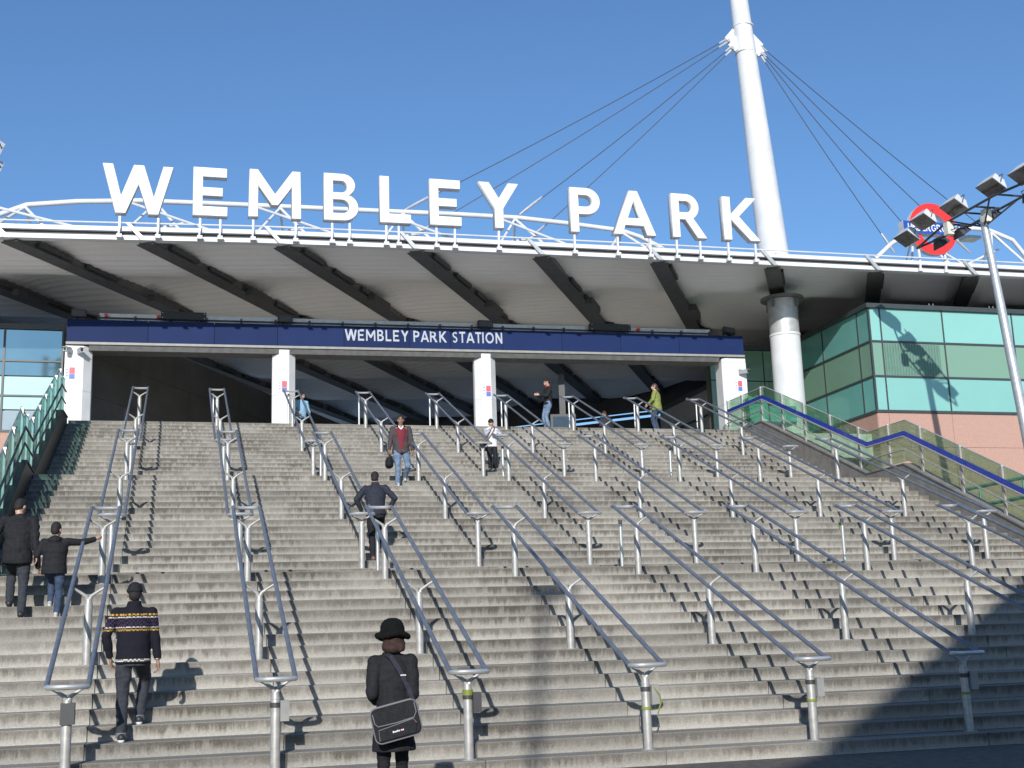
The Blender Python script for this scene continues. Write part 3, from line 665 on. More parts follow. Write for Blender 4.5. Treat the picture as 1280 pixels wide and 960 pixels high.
# ================================================================ ROUND COLUMN, MAST, CABLES
cy_ = 23.35; cx_ = 19.62
t = thing('round_column', 'thick round white column under the canopy beside the glass building', 'column', (cx_, cy_, 0))
MB().tube([(0, 0, 0), (0, 0, 11.18)], .50, 28).build('shaft', Mt['white'], t, True)
MB().tube([(0, 0, 11.19), (0, 0, 11.27)], .515, 28).build('ring', Mt['white'], t, True)
MB().tube([(0, 0, 11.28), (0, 0, 12.45)], .495, 28).build('upper_shaft', Mt['trim'], t, True)  # white column too; grey paints in the canopy's shadow
MB().tube([(0, 0, 12.455), (0, 0, 12.53)], .72, 28).build('head_plate', Mt['beam'], t, True)
fnn = MB()
for a in range(4): fnn.bar((.50*math.cos(a*math.pi/2+.5), .50*math.sin(a*math.pi/2+.5), 12.3), (.64*math.cos(a*math.pi/2+.5), .64*math.sin(a*math.pi/2+.5), 12.3), .03, .29)
fnn.build('gusset', Mt['beam'], t)
mb0 = Vector((19.47, 23.3, 13.2)); mc = Vector((18.93, 23.3, 21.95)); mt_ = mc+(mc-mb0)*1.1
mast = thing('mast', 'tall tapering white mast rising above the canopy', 'mast', (0, 0, 0))
MB().tube([mb0, mb0.lerp(mc, .5), mc, mt_], [.52, .44, .335, .2], 24).build('shaft', Mt['white'], mast, True)
for dz in (-.55, .45): MB().tube([mc+Vector((-.0, 0, dz-.02)), mc+Vector((0, 0, dz+.02))], .365, 20).build('collar_ring', Mt['white'], mast, True)
lug = [(-.50, .12, -.02), (-.46, -.02, -.36), (.56, .12, -.14), (.52, -.02, -.46)]
for dx, dy, dz in lug:
    b = MB(); a = mc+Vector((dx*.5, dy, dz+.30)); e = mc+Vector((dx*1.15, dy, dz-.08)); b.bar(a, e, .10, .34, (0, 0, 1)); b.build('cable_lug', Mt['white'], mast)
    pn = MB(); pn.tube([e+Vector((0, -.1, 0)), e+Vector((0, .1, 0))], .06, 8); pn.build('pin', Mt['galv'], mast)
cabs = [((-.58, .12, .0), (6.75, 23.3, 14.86)), ((-.58, .12, -.12), (6.75, 24.3, 14.05)), ((-.54, -.02, -.38), (10.5, 23.3, 14.93)), ((-.54, -.02, -.50), (10.75, 24.0, 14.1)),
        ((.64, .12, -.12), (28.75, 23.3, 14.8)), ((.64, .12, -.3), (27.2, 23.4, 14.55)), ((.60, -.02, -.48), (25.5, 23.35, 14.4)), ((.60, -.02, -.62), (24.08, 23.3, 14.35))]
cl = ['upper cable from mast to the canopy beside letter L', 'lower cable from mast to the canopy beside letter L', 'upper cable from mast to the canopy beside letter Y', 'lower cable from mast to the canopy beside letter Y',
      'outermost stay cable running right from the mast', 'second stay cable from the outside running right from the mast', 'third stay cable from the outside running right from the mast', 'steepest stay cable running right from the mast']
for (s0, e), lab in zip(cabs, cl):
    a = mc+Vector(s0); e = Vector(e); t = thing('stay_cable', 'thin dark steel '+lab, 'cable', a, 0, 'steel stay cables of the mast')
    d = e-a; n = 14; pts = [d*(i/n)-Vector((0, 0, .10*math.sin(math.pi*i/n))) for i in range(n+1)]
    MB().tube(pts, .015, 5).build('strand', Mt['dark'], t, True)
    MB().tube([d*.90, d*.93, d*.97, d], [.03, .05, .05, .03], 8).build('turnbuckle', Mt['galv'], t, True)
    MB().tube([d*.0, d*.03], [.05, .03], 8).build('socket', Mt['galv'], t, True)

# ================================================================ ROUNDEL
rd = thing('station_roundel', 'red ring emblem with blue UNDERGROUND bar on the canopy edge', 'sign', (23.70, YF-.1, 14.23))
ring = MB(); n = 40; ro, ri = .88, .53
for y in (0, .18):
    pass
vs = []; fs = []
for k in range(n):
    a = 2*math.pi*k/n
    for r_, y in ((ro, 0), (ri, 0), (ri, .2), (ro, .2)): vs.append((r_*math.cos(a), y, r_*math.sin(a)))
for k in range(n):
    j = (k+1) % n
    for q in range(4): fs.append((k*4+q, j*4+q, j*4+(q+1) % 4, k*4+(q+1) % 4))
ring.add(vs, fs); ro_ = ring.build('ring', [Mt['red'], Mt['sign_edge']], rd)
for p in ro_.data.polygons: p.material_index = 0 if p.normal.y < -.9 else 1
bar = MB(); bar.box(-1.13, 1.13, -.06, .24, -.205, .205); br = bar.build('bar', [Mt['rblue'], Mt['sign_edge']], rd)
for p in br.data.polygons: p.material_index = 0 if p.normal.y < -.9 else 1
um, uw = text_mesh('UNDERGROUND', .245, .15, .008, Mt['sign_white'], .13); um.transform(Matrix.Diagonal((1.95/uw, 1, 1, 1)))
ul = link('lettering', um, rd); ul.location = (-.975, -.066, -.122)
for x in (-.55, .40):
    p = MB(); p.bar((x, .12, -.62), (x, .12, -1.18), .07, .07, (0, 1, 0)); p.bar((x, .10, -1.1), (x-.05, .06, -1.42), .06, .06, (0, 1, 0)); p.box(x-.12, x+.02, .0, .14, -1.46, -1.36); p.build('support_leg', Mt['white'], rd)

# ================================================================ LAMP TREES
def lamp_head(root, p, face, tilt, w_=.78, small=False, n='lamp_head'):
    """floodlight: shallow wedge housing, glass facing 'face' (angle about z) tilted down"""
    T = Matrix.Translation(p) @ Matrix.Rotation(face, 4, 'Z') @ Matrix.Rotation(tilt, 4, 'X')
    h = .50 if not small else .34; d = .27 if not small else .18
    mb = MB(); vs = [T @ Vector(v) for v in [(-w_/2, -h/2, -.03), (w_/2, -h/2, -.03), (w_/2, h/2, -.03), (-w_/2, h/2, -.03), (-w_*.28, -h*.28, d), (w_*.28, -h*.28, d), (w_*.28, h*.34, d), (-w_*.28, h*.34, d)]]
    mb.add(vs, [(4, 5, 6, 7), (0, 1, 5, 4), (1, 2, 6, 5), (2, 3, 7, 6), (3, 0, 4, 7), (0, 3, 2, 1)])
    ho = mb.build(n, Mt['white'] if not small else Mt['dark'], root)
    gl = MB(); gl.box(-w_/2+.02, w_/2-.02, -h/2+.02, h/2-.02, -.045, -.032, T); gl.build('glass', Mt['lampglass'], ho)
    yk = MB(); yk.tube([T @ Vector((-w_*.52, 0, .02)), T @ Vector((-w_*.52, .05, .24)), T @ Vector((w_*.52, .05, .24)), T @ Vector((w_*.52, 0, .02))], .014, 6); yk.build('yoke', Mt['dark'], ho)
def lamp_tree(loc, lean, label, mirror=1, height=12.45, detail=True):
    root = thing('lamp_mast', label, 'street lamp', loc, 0, 'floodlight masts beside the stairs')
    hz = height; foot = Vector((lean*height, 0, 0))
    def P(z): return foot*(1-z/hz)+Vector((0, 0, z))
    MB().tube([P(0), P(5.9), P(6.0), P(hz+.1)], [.17, .155, .145, .10], 16).build('pole', Mt['galv'], root, True)
    MB().tube([P(0), P(.04)], .3, 16).build('base_plate', Mt['galv'], root)
    MB().tube([P(5.93), P(5.99)], .16, 16).build('joint_ring', Mt['galv'], root)
    T0, T1 = Vector((0, 3.2, hz+.22)), Vector((0, -3.0, hz+.30))
    for sx in (-.42, .42):
        b = MB(); b.tube([T0, (sx, 1.1, hz+.27), (sx, 0, hz+.28), (sx, -1.1, hz+.28), T1], .036, 8); b.build('arm', Mt['dark'], root, True)
    cr_ = MB()
    for y in (-1.2, -.25, .25, 1.2): cr_.tube([(-.42, y, hz+.275), (.42, y, hz+.275)], .028, 6)
    cr_.tube([(0, 0, hz-.2), (-.42, .9, hz+.25)], .025, 6); cr_.tube([(0, 0, hz-.2), (.42, -.9, hz+.26)], .025, 6); cr_.tube([(0, 0, hz-.2), (.42, .9, hz+.26)], .025, 6); cr_.tube([(0, 0, hz-.2), (-.42, -.9, hz+.26)], .025, 6)
    cr_.build('cross_tube', Mt['dark'], root, True)
    for y, z in ((3.15, .50), (2.25, .72), (.75, .62), (-.95, .58), (-2.3, .42)): lamp_head(root, Vector((-mirror*.36, y, hz+z)), R_(90)*mirror, R_(34))
    for y in (2.5, 1.5, .1, -1.6): lamp_head(root, Vector((mirror*.36, y, hz+.12)), R_(-90)*mirror, R_(35), .5, True, 'back_lamp_head')
    for x, y, z in ((-.42, 1.0, hz+.10), (.02, -.12, hz+.12)):
        MB().box(x-.10, x+.10, y-.10, y+.10, z-.22, z+.14).build('ballast_box', Mt['cream'], root)
    MB().box(.10, .55, .9, 1.3, hz-.20, hz-.12).build('sensor', Mt['galv'], root)
    wr = MB(); wr.tube([(.0, -.15, hz), (-.2, .3, hz-.1), (-.42, .9, hz)], .012, 5); wr.tube([(.0, .1, hz+.1), (.25, .2, hz-.12), (.3, .6, hz+.2)], .012, 5); wr.build('cable', Mt['black'], root)
    return root
lamp_tree((21.40, 14.8, 0), .096, 'galvanised floodlight mast with rows of lamps at the right of the stairs')
t = thing('lamp_mast', 'floodlight mast whose lamp heads poke in at the left edge', 'street lamp', (-4.85, 14.6, 0), 0, 'floodlight masts beside the stairs')
MB().tube([(0, 0, 0), (0, 0, 5.9), (0, 0, 12.6)], [.17, .15, .10], 16).build('pole', Mt['galv'], t, True); MB().tube([(0, 0, 0), (0, 0, .04)], .3, 16).build('base_plate', Mt['galv'], t)
for z in (11.74, 12.19):
    MB().tube([(0, -.1, z), (.35, -.2, z+.04), (.62, -.2, z+.05)], .034, 8).build('arm', Mt['dark'], t, True)
    lamp_head(t, Vector((.66, -.25, z+.18)), R_(-20), R_(58), .70)
t = thing('tall_lamp', 'tall thin single street lamp behind the viewer', 'street lamp', (-4.65, -25.2, 0))
MB().tube([(0, 0, 0), (0, 0, 15.2)], [.06, .05], 10).build('pole', Mt['galv'], t, True); MB().ball((.1, 0, 15.1), .42, .30, .16).build('lamp_head', Mt['galv'], t, True)

# ================================================================ GLASS BUILDING, RIGHT
BYF, BXL = 21.5, 21.70
bd = thing('glass_office', 'teal glass clad building with salmon stone base right of the stairs', 'building', (0, 0, 0))
zr = [8.36, 9.50, 10.66, 11.80]; fx = [BXL, 22.10, 24.42, 27.1, 29.8, 32.5, 35]
body = MB(); body.box(BXL+.06, 36, BYF+.06, 40, -.02, 11.86); body.build('core', Mt['core'], bd)
def pane(name, a, b, z0, z1, face, m, par, proud=0):
    mb = MB()
    if face == 'f': mb.box(a+.02, b-.02, BYF-.01-proud, BYF+.05, z0+.035, z1-.035)
    else: mb.box(BXL-.01-proud, BXL+.05, a+.02, b-.02, z0+.035, z1-.035)
    return mb.build(name, m, par)
for a, b in zip(fx, fx[1:]):
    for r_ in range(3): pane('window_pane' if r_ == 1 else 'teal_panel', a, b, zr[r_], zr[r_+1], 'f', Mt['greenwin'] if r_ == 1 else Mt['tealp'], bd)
ly = [BYF, 22.2, 24.55, 27.1, 29.6]
for a, b in zip(ly, ly[1:]):
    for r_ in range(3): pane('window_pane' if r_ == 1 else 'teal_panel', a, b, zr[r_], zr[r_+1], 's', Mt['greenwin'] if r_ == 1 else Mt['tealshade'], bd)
mu = MB()
for x in fx[1:]: MB().box(x-.024, x+.024, BYF-.03, BYF+.05, zr[0], zr[3]).build('mullion', Mt['mullion'], bd)
for y in ly[1:]: MB().box(BXL-.03, BXL+.05, y-.024, y+.024, zr[0], zr[3]).build('mullion', Mt['mullion'], bd)
mu.box(BXL-.032, BXL+.03, BYF-.032, BYF+.03, zr[0], zr[3]); mu.build('mullion', Mt['mullion'], bd)
tr_ = MB()
for z, e, za, zb in ((zr[1], .036, .034, .034), (zr[2], .036, .034, .034), (zr[0], .05, .06, .03)):
    MB().box(BXL-e, 36, BYF-e, BYF+.05, z-za, z+zb).build('transom', Mt['mullion'], bd); MB().box(BXL-e, BXL+.05, BYF+.051, 40, z-za, z+zb).build('transom', Mt['mullion'], bd)
cp = MB(); cp.box(BXL-.12, 36, BYF-.12, 40, zr[3]-.03, zr[3]+.12); cp.build('roof_coping', Mt['mullion'], bd)
pins = MB()
for x in (24.0, 26.3, 28.6): pins.tube([(x, BYF, 11.9), (x, BYF, 12.02)], .012, 5); pins.tube([(x+.15, BYF, 11.9), (x+.15, BYF, 12.02)], .012, 5)
pins.build('roof_pin', Mt['galv'], bd)
sx_ = [BXL, 22.10, 24.42, 27.1, 29.8, 32.5, 35]
for a, b in zip(sx_, sx_[1:]):
    for z0, z1 in ((7.20, 8.295), (5.3, 7.19), (3.4, 5.29), (.0, 3.39)):
        MB().box(a+.006, b-.006, BYF-.015+random.uniform(0, .004), BYF+.055, z0, z1).build('stone_panel', Mt['salmon'], bd)
for a, b in zip(ly, ly[1:]):
    for z0, z1 in ((7.20, 8.295), (5.3, 7.19), (.0, 5.29)): MB().box(BXL-.015, BXL+.055, a+.006, b-.006, z0, z1).build('stone_panel', Mt['salmon'], bd)
# pleated blind behind the second window bay, drawn part way
blind = MB(); nb = 40
pts = [(22.16+i*(2.05/nb), BYF-.016+(.012 if i % 2 else -.004)) for i in range(nb+1)]
bl_m = mat('blind_green', (.10, .19, .145), .8, var=.1)
vs = [(x, y-.004, z) for x, y in pts for z in (9.56, 10.60)]; blind.add(vs, [(2*i, 2*i+2, 2*i+3, 2*i+1) for i in range(nb)]); blind.build('window_blind', bl_m, bd)
# recessed dark glazed link behind the column
lk = thing('glazed_link', 'dark glazed wall behind the round column', 'wall', (0, 0, 0))
for a, b in ((18.5, 19.4), (19.42, 20.6), (20.62, 21.75)):
    for z0, z1 in ((TOPZ, 9.3), (9.34, 10.45), (10.49, 11.6)): MB().box(a+.015, b-.015, 27.0, 27.05, z0, z1).build('window_pane', Mt['greenwin'], lk)
fr = MB(); fr.box(18.4, 21.8, 27.06, 27.2, TOPZ, 11.62); fr.build('backing', Mt['interior'], lk); MB().box(18.4, 21.8, 26.95, 27.2, 11.62, 11.8).build('head_frame', Mt['mullion'], lk)
MB().tube([(20.9, 26.6, 7.7), (20.95, 26.6, 10.2), (21.3, 26.2, 11.1)], .05, 6).build('down_pipe', Mt['teal'], lk, True)
# teal cabinet at the stair head, and the teal rail beyond the balustrade
t = thing('ticket_cabinet', 'teal metal cabinet behind the glass at the stair head', 'cabinet', (17.98, 22.6, TOPZ))
MB().box(-.32, .34, -.2, .25, .12, 1.22).build('body', Mt['teal'], t); MB().box(-.25, .27, -.207, -.201, .78, 1.14).build('door', Mt['teal'], t); MB().box(-.36, .38, -.24, .29, .0, .11).build('plinth', Mt['teal'], t)
MB().box(-.16, .18, -.212, -.2085, 1.02, 1.05).build('slot', Mt['black'], t)
MB().box(.55, 1.5, .1, .5, .5, 1.02).build('side_unit', Mt['teal'], t)
t = thing('teal_railing', 'teal metal railing beyond the right glass balustrade', 'railing', (0, 0, 0))
for z in (4.92, 4.45): MB().tube([(19.7, 15.5, z), (19.7, 8.0, z)], .05, 6).build('rail', Mt['teal'], t)
for y in (15.5, 13.9, 12.2, 10.5, 8.8): MB().tube([(19.7, y, 0), (19.7, y, 4.92)], .035, 6).build('post', Mt['teal'], t)
# lower terrace side wall on the right
tag(MB().box(17.4, 21.6, 9.0, 21.4, 0.001, 3.2).build('lower_terrace', mat('terrace_paving', (.2, .19, .17), .8)), 'lower paved terrace beside the stairs', kind='structure')

# ================================================================ GLASS BUILDING, LEFT
lb = thing('left_glass_building', 'mirrored glass building left of the entrance pillar', 'building', (0, 0, 0)); LY = 25.0
MB().box(-16, -3.35, LY+.07, 34, 0, 11.2).build('core', Mt['core'], lb)
lx = [-13.0, -10.4, -7.7, -4.98, -3.35]
for a, b in zip(lx, lx[1:]):
    for z0, z1, m in ((10.08, 11.02, 'winleft'), (9.62, 10.05, 'winleft'), (9.03, 9.60, 'winpale'), (8.60, 9.00, 'winpale'), (7.98, 8.57, 'spandrel')):
        MB().box(a+.025, b-.025, LY, LY+.06, z0+.012, z1-.012).build('window_pane' if m != 'spandrel' else 'spandrel_panel', Mt[m], lb)
    for z0, z1 in ((6.4, 7.93), (4.6, 6.39), (0, 4.59)): MB().box(a+.006, b-.006, LY-.01, LY+.06, z0, z1).build('stone_panel', Mt['salmon'], lb)
for x in lx: MB().box(x-.03, x+.03, LY-.04, LY+.06, 7.95, 11.05).build('mullion', Mt['mullion'], lb)
for z in (10.065, 9.015): MB().box(-13, -3.35, LY-.045, LY+.06, z-.025, z+.025).build('transom', Mt['mullion'], lb)
MB().box(-13, -3.3, LY-.06, LY+.06, 11.03, 11.2).build('transom', Mt['mullion'], lb); MB().box(-13, -3.35, LY-.05, LY+.06, 7.93, 7.975).build('transom', Mt['mullion'], lb)
# ================================================================ INSIDE THE STATION
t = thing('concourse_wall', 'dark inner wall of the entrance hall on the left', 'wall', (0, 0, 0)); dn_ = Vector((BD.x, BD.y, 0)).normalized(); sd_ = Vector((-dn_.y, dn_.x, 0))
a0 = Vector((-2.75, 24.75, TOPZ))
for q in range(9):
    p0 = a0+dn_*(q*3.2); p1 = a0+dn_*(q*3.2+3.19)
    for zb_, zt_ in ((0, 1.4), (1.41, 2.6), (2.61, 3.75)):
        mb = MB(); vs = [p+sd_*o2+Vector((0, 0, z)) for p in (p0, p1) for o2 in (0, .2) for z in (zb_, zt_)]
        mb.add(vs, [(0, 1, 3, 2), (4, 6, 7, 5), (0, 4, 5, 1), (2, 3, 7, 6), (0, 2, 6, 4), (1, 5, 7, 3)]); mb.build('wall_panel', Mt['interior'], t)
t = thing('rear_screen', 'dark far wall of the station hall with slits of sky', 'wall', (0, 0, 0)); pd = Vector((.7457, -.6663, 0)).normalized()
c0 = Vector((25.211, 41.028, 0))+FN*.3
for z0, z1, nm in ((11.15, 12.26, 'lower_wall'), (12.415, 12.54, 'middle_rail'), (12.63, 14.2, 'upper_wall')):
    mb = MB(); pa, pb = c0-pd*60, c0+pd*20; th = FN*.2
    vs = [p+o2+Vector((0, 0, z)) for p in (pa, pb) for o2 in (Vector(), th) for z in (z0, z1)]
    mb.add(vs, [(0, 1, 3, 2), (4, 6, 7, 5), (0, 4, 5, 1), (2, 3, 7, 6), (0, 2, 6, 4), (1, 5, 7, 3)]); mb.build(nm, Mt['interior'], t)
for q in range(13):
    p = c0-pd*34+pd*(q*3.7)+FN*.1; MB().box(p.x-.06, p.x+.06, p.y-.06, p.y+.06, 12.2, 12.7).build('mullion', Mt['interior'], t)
t = thing('display_kiosk', 'dark kiosk with screen standing inside the hall', 'kiosk', (12.35, 25.4, TOPZ), R_(-10))
MB().box(-.42, .42, -.12, .12, 0, 1.12).build('cabinet', Mt['dark'], t); MB().box(-.34, .34, -.128, -.121, .25, 1.04).build('screen', mat('dark_screen', (.03, .05, .07), .15), t); MB().box(-.10, .10, -.05, .05, 1.121, 2.5).build('column', Mt['dark'], t)
# building behind the viewer that throws the big shadow
t = thing('neighbour_building', 'brick building behind the viewer shading the lower right steps', 'building', (0, 0, 0))
ea, eb = Vector((-9.0, -35.9, 0)), Vector((9.6, -13.9, 0)); d_ = (eb-ea).normalized(); n_ = Vector((d_.y, -d_.x, 0))
def wallbox(nm, a, b, th, z0, z1, m):
    mb = MB(); vs = [p+o2+Vector((0, 0, z)) for p in (a, b) for o2 in (Vector(), n_*th) for z in (z0, z1)]
    mb.add(vs, [(0, 1, 3, 2), (4, 6, 7, 5), (0, 4, 5, 1), (2, 3, 7, 6), (0, 2, 6, 4), (1, 5, 7, 3)]); return mb.build(nm, m, t)
wallbox('wall', ea, eb, 8, 0, 11.7, Mt['brick']); wallbox('roof', ea-n_*.001, eb, 8.2, 11.71, 12.0, Mt['dark'])
for q in range(8):
    for z in (1.2, 4.4, 7.6): wallbox('window', ea+d_*(1.5+q*3.4)-n_*.03, ea+d_*(3.2+q*3.4)-n_*.03, .025, z, z+1.8, Mt['spandrel'])
#PEOPLE
# ================================================================ PEOPLE
def voxel(mb, vs, smooth=3, fold=0, fscale=9, seed=0, lam=.5):
    me = mb.mesh('tmp', Mt['skin']); ob = bpy.data.objects.new('tmp', me); C.objects.link(ob)
    md = ob.modifiers.new('r', 'REMESH'); md.mode = 'VOXEL'; md.voxel_size = vs
    dg = bpy.context.evaluated_depsgraph_get(); me2 = bpy.data.meshes.new_from_object(ob.evaluated_get(dg)); bpy.data.objects.remove(ob); bpy.data.meshes.remove(me)
    b = bmesh.new(); b.from_mesh(me2)
    for _ in range(smooth): bmesh.ops.smooth_vert(b, verts=b.verts, factor=lam, use_axis_x=True, use_axis_y=True, use_axis_z=True)
    if fold:
        b.normal_update(); o = Vector((seed*3.1, seed*1.7, seed))
        for v in b.verts:
            p = v.co
            f = noise.noise(Vector((p.x*fscale*.7, p.y*fscale*.7, p.z*fscale*1.6))+o)+.5*noise.noise(Vector((p.x*fscale*2, p.y*fscale*2, p.z*fscale*2.6))+o)
            v.co = p+v.normal*f*fold
    b.to_mesh(me2); b.free(); me2.polygons.foreach_set('use_smooth', [True]*len(me2.polygons)); return me2
def ik(a, c, l1, l2, bend):
    a, c, bend = Vector(a), Vector(c), Vector(bend); d = c-a; L = min(d.length, (l1+l2)*.999); dn = d.normalized(); c = a+dn*L
    x = (l1*l1-l2*l2+L*L)/(2*L); h = math.sqrt(max(0, l1*l1-x*x)); b = (bend-dn*bend.dot(dn)).normalized(); return a+dn*x+b*h, c
def hand(mb, wrist, elbow, side, curl=.6, s=1.0, inward=None):
    """palm and five separate bent fingers continuing the forearm"""
    d = (Vector(wrist)-Vector(elbow)).normalized(); inn = Vector(inward) if inward else Vector((-side, 0, 0)); inn = (inn-d*inn.dot(d)).normalized(); wd = d.cross(inn).normalized()*side
    pc = Vector(wrist)+d*.05*s
    R = Matrix((wd, d, inn)).transposed(); mb.ball(pc, .042*s, .055*s, .020*s, 10, R)
    for i, (off, ln) in enumerate(((-.030, .062), (-.010, .074), (.010, .080), (.030, .070))):
        p0 = pc+d*.045*s+wd*off*s; a1 = curl*.5+.06*i; a2 = curl*1.2+.08*i
        p1 = p0+(d*math.cos(a1)+inn*math.sin(a1))*ln*.5*s; p2 = p1+(d*math.cos(a2)+inn*math.sin(a2))*ln*.5*s
        mb.caps([p0-d*.02*s, p0, p1, p2], [.0098*s, .0098*s, .009*s, .0078*s], 7)
    t0 = pc-d*.015*s+wd*.034*s; t1 = t0+(d*.55+wd*.5+inn*.4).normalized()*.036*s; t2 = t1+(d*.8+inn*.5).normalized()*.03*s
    mb.caps([pc, t0, t1, t2], [.014*s, .0125*s, .0105*s, .009*s], 7)
def person(label, loc, heading, H, p, c, seed=1):
    """p: pose in metres for a 1.75 m body (x right, y forward, z up); c: clothes"""
    s = H/1.75; root = thing('person', label, 'person', loc, R_(heading)); lean = R_(p.get('lean', 0)); vs = p.get('vs', .011)
    hipz = p.get('hip', .93); hip = Vector((0, p.get('hy', 0), hipz))
    def up(x, y, z):           # torso point, z measured above the hip, leaned forward
        v = Vector((x, y, z)); return hip+Vector((v.x, v.y*math.cos(lean)+v.z*math.sin(lean), v.z*math.cos(lean)-v.y*math.sin(lean)))
    f = p.get('fat', 1.0); A = {}; Lg = {}
    for sd, n in ((-1, 'L'), (1, 'R')):
        h = hip+Vector((sd*.09*f, 0, -.02)); an = Vector(p['foot'+n])+Vector((0, 0, .085)); kn, an = ik(h, an, .435, .425, p.get('knee'+n, (0, 1, 0))); Lg[n] = (h, kn, an)
        sh = up(sd*.178*f, -.005, .475); ha = p['hand'+n]; ha = Vector(ha[:3]); el, wr = ik(sh, ha, .29, .255, p.get('elb'+n, (sd*.6, -1, -.3))); A[n] = (sh, el, wr)
    hd = up(p.get('hx', 0), p.get('hfw', .02), .685); neck = up(0, -.005, .55)
    hsz = p.get('head', 1.0); yaw, pit = R_(p.get('turn', 0)), R_(p.get('nod', 0)); HM = Matrix.Rotation(yaw, 3, 'Z') @ Matrix.Rotation(-pit, 3, 'X') @ Matrix.Rotation(R_(p.get('tilt', 0)), 3, 'Y')
    HM = HM @ Matrix.Scale(hsz, 3); hd = hd+Vector((0, 0, .10*(hsz-1))); hp = lambda x, y, z: hd+HM @ Vector((x, y, z))
    # body: one continuous surface
    b = MB()
    b.ball(hp(0, -.012, .025), .074, .092, .098, 16, HM); b.ball(hp(0, .016, -.035), .060, .070, .078, 14, HM); b.ball(hp(0, .045, -.085), .032, .028, .026, 10, HM)
    b.caps([hp(0, .083, .018), hp(0, .104, -.022)], [.010, .016], 8); b.ball(hp(-.012, .094, -.026), .009, n=6); b.ball(hp(.012, .094, -.026), .009, n=6)
    b.ball(hp(0, .076, .042), .050, .014, .012, 10, HM); b.ball(hp(0, .084, -.060), .024, .010, .009, 8, HM)
    for sd in (-1, 1):
        b.ball(hp(sd*.076, -.006, -.004), .012, .022, .032, 8, HM); b.ball(hp(sd*.036, .066, -.022), .022, .018, .020, 8, HM)
    b.caps([up(0, -.01, .44), neck, hp(0, -.012, -.06)], [.062, .056, .054], 12)
    b.loft([(up(0, 0, z), rx*f, ry*f) for z, rx, ry in ((-.08, .14, .10), (.0, .155, .105), (.16, .135, .095), (.34, .155, .105), (.46, .15, .085), (.52, .08, .06))])
    for n, sd in (('L', -1), ('R', 1)):
        h, kn, an = Lg[n]; b.caps([h, kn, an], [.072, .048, .036], 10); sh, el, wr = A[n]; b.caps([sh, el, wr], [.044, .034, .025], 10)
        b.caps([up(0, -.01, .47), sh], [.06, .046], 10); b.tube([an, Vector(p['foot'+n])+Vector((0, .05, .03))], [.034, .03], 8); b.ball(Vector(p['foot'+n])+Vector((0, .05, .032)), .03)
        hand(b, wr, el, sd, p.get('curl'+n, p.get('curl', .7)), 1.0, p.get('in'+n))
    parts = []
    def put(nm, me, m): me.materials.clear(); me.materials.append(Mt[m]); me.transform(Matrix.Scale(s, 4)); o = link(nm, me, root); parts.append(o); return o
    put('body', voxel(b, p.get('bvs', .0085), 2), c.get('skin', 'skin'))
    if c.get('face', 1):
        for sd in (-1, 1): put('eye', MB().ball(hp(sd*.031, .0765, .020), .0125, .007, .0065, 8, HM).mesh('e', Mt['eye'], True), 'eye')
        put('brow', MB().caps([hp(-.045, .075, .043), hp(-.03, .086, .047), hp(-.014, .088, .043)], [.004, .006, .004], 6).caps([hp(.045, .075, .043), hp(.03, .086, .047), hp(.014, .088, .043)], [.004, .006, .004], 6).mesh('b', Mt['hair']), c.get('hair', 'hair'))
        put('mouth', MB().ball(hp(0, .091, -.060), .022, .006, .006, 8, HM).mesh('m', Mt['lip'], True), 'lip')
    # hair
    hm = MB(); st = c.get('hairstyle', 'short')
    if st == 'short':
        hm.ball(hp(0, -.020, .040), .080, .094, .096, 16, HM); hm.ball(hp(0, -.05, -.01), .070, .060, .080, 12, HM); me = voxel(hm, .012, 1, .004, 40, seed)
    else:
        kk = .9 if c.get('brimhat') else 1.0; hm.ball(hp(0, -.022, .036), .085*kk, .098*kk, .098*kk, 16, HM); hm.ball(hp(0, -.05, -.03), .082*kk, .062*kk, .10, 12, HM)
        ln = c.get('hairlen', .2)
        hm.caps([hp(-.05, -.045, -.03), up(-.06, -.085, .62-ln*.5), up(-.055, -.10, .62-ln)], [.05, .05, .035], 10); hm.caps([hp(.05, -.045, -.03), up(.06, -.085, .62-ln*.5), up(.055, -.10, .62-ln)], [.05, .05, .035], 10); hm.caps([hp(0, -.06, -.02), up(0, -.10, .62-ln)], [.06, .045], 10)
        me = voxel(hm, .013, 1, .006, 30, seed)
    put('hair', me, c.get('hair', 'hair'))
    if c.get('cap'):
        q = MB(); q.ball(hp(0, -.015, .050), .086, .102, .094, 16, HM); q.tube([hp(.086*math.cos(a), -.015+.10*math.sin(a), .035) for a in [i*math.pi/8 for i in range(16)]], .012, 6, closed=True); put('cap', voxel(q, .012, 2, .002, 20, seed), c['cap'])
    if c.get('brimhat'):
        q = MB(); q.loft([(hp(0, -.015, z), r1, r1*1.05) for z, r1 in ((-.005, .106), (.04, .114), (.085, .112), (.122, .100), (.150, .076), (.166, .04))], 20); q.tube([hp(.130*math.cos(a), -.015+.138*math.sin(a), .012+.012*math.sin(3*a)) for a in [i*math.pi/12 for i in range(24)]], .028, 8, closed=True)
        q.tube([hp(.112*math.cos(a), -.015+.118*math.sin(a), .01) for a in [i*math.pi/12 for i in range(24)]], .022, 8, closed=True); put('hat', voxel(q, .011, 2, .004, 45, seed), 'felt')
    # trousers
    t = MB(); fl = c.get('flare', 1.0)
    t.loft([(up(0, 0, z), rx*f, ry*f) for z, rx, ry in ((-.13, .15, .115), (-.03, .172, .125), (.06, .165, .118), (.11, .158, .112))])
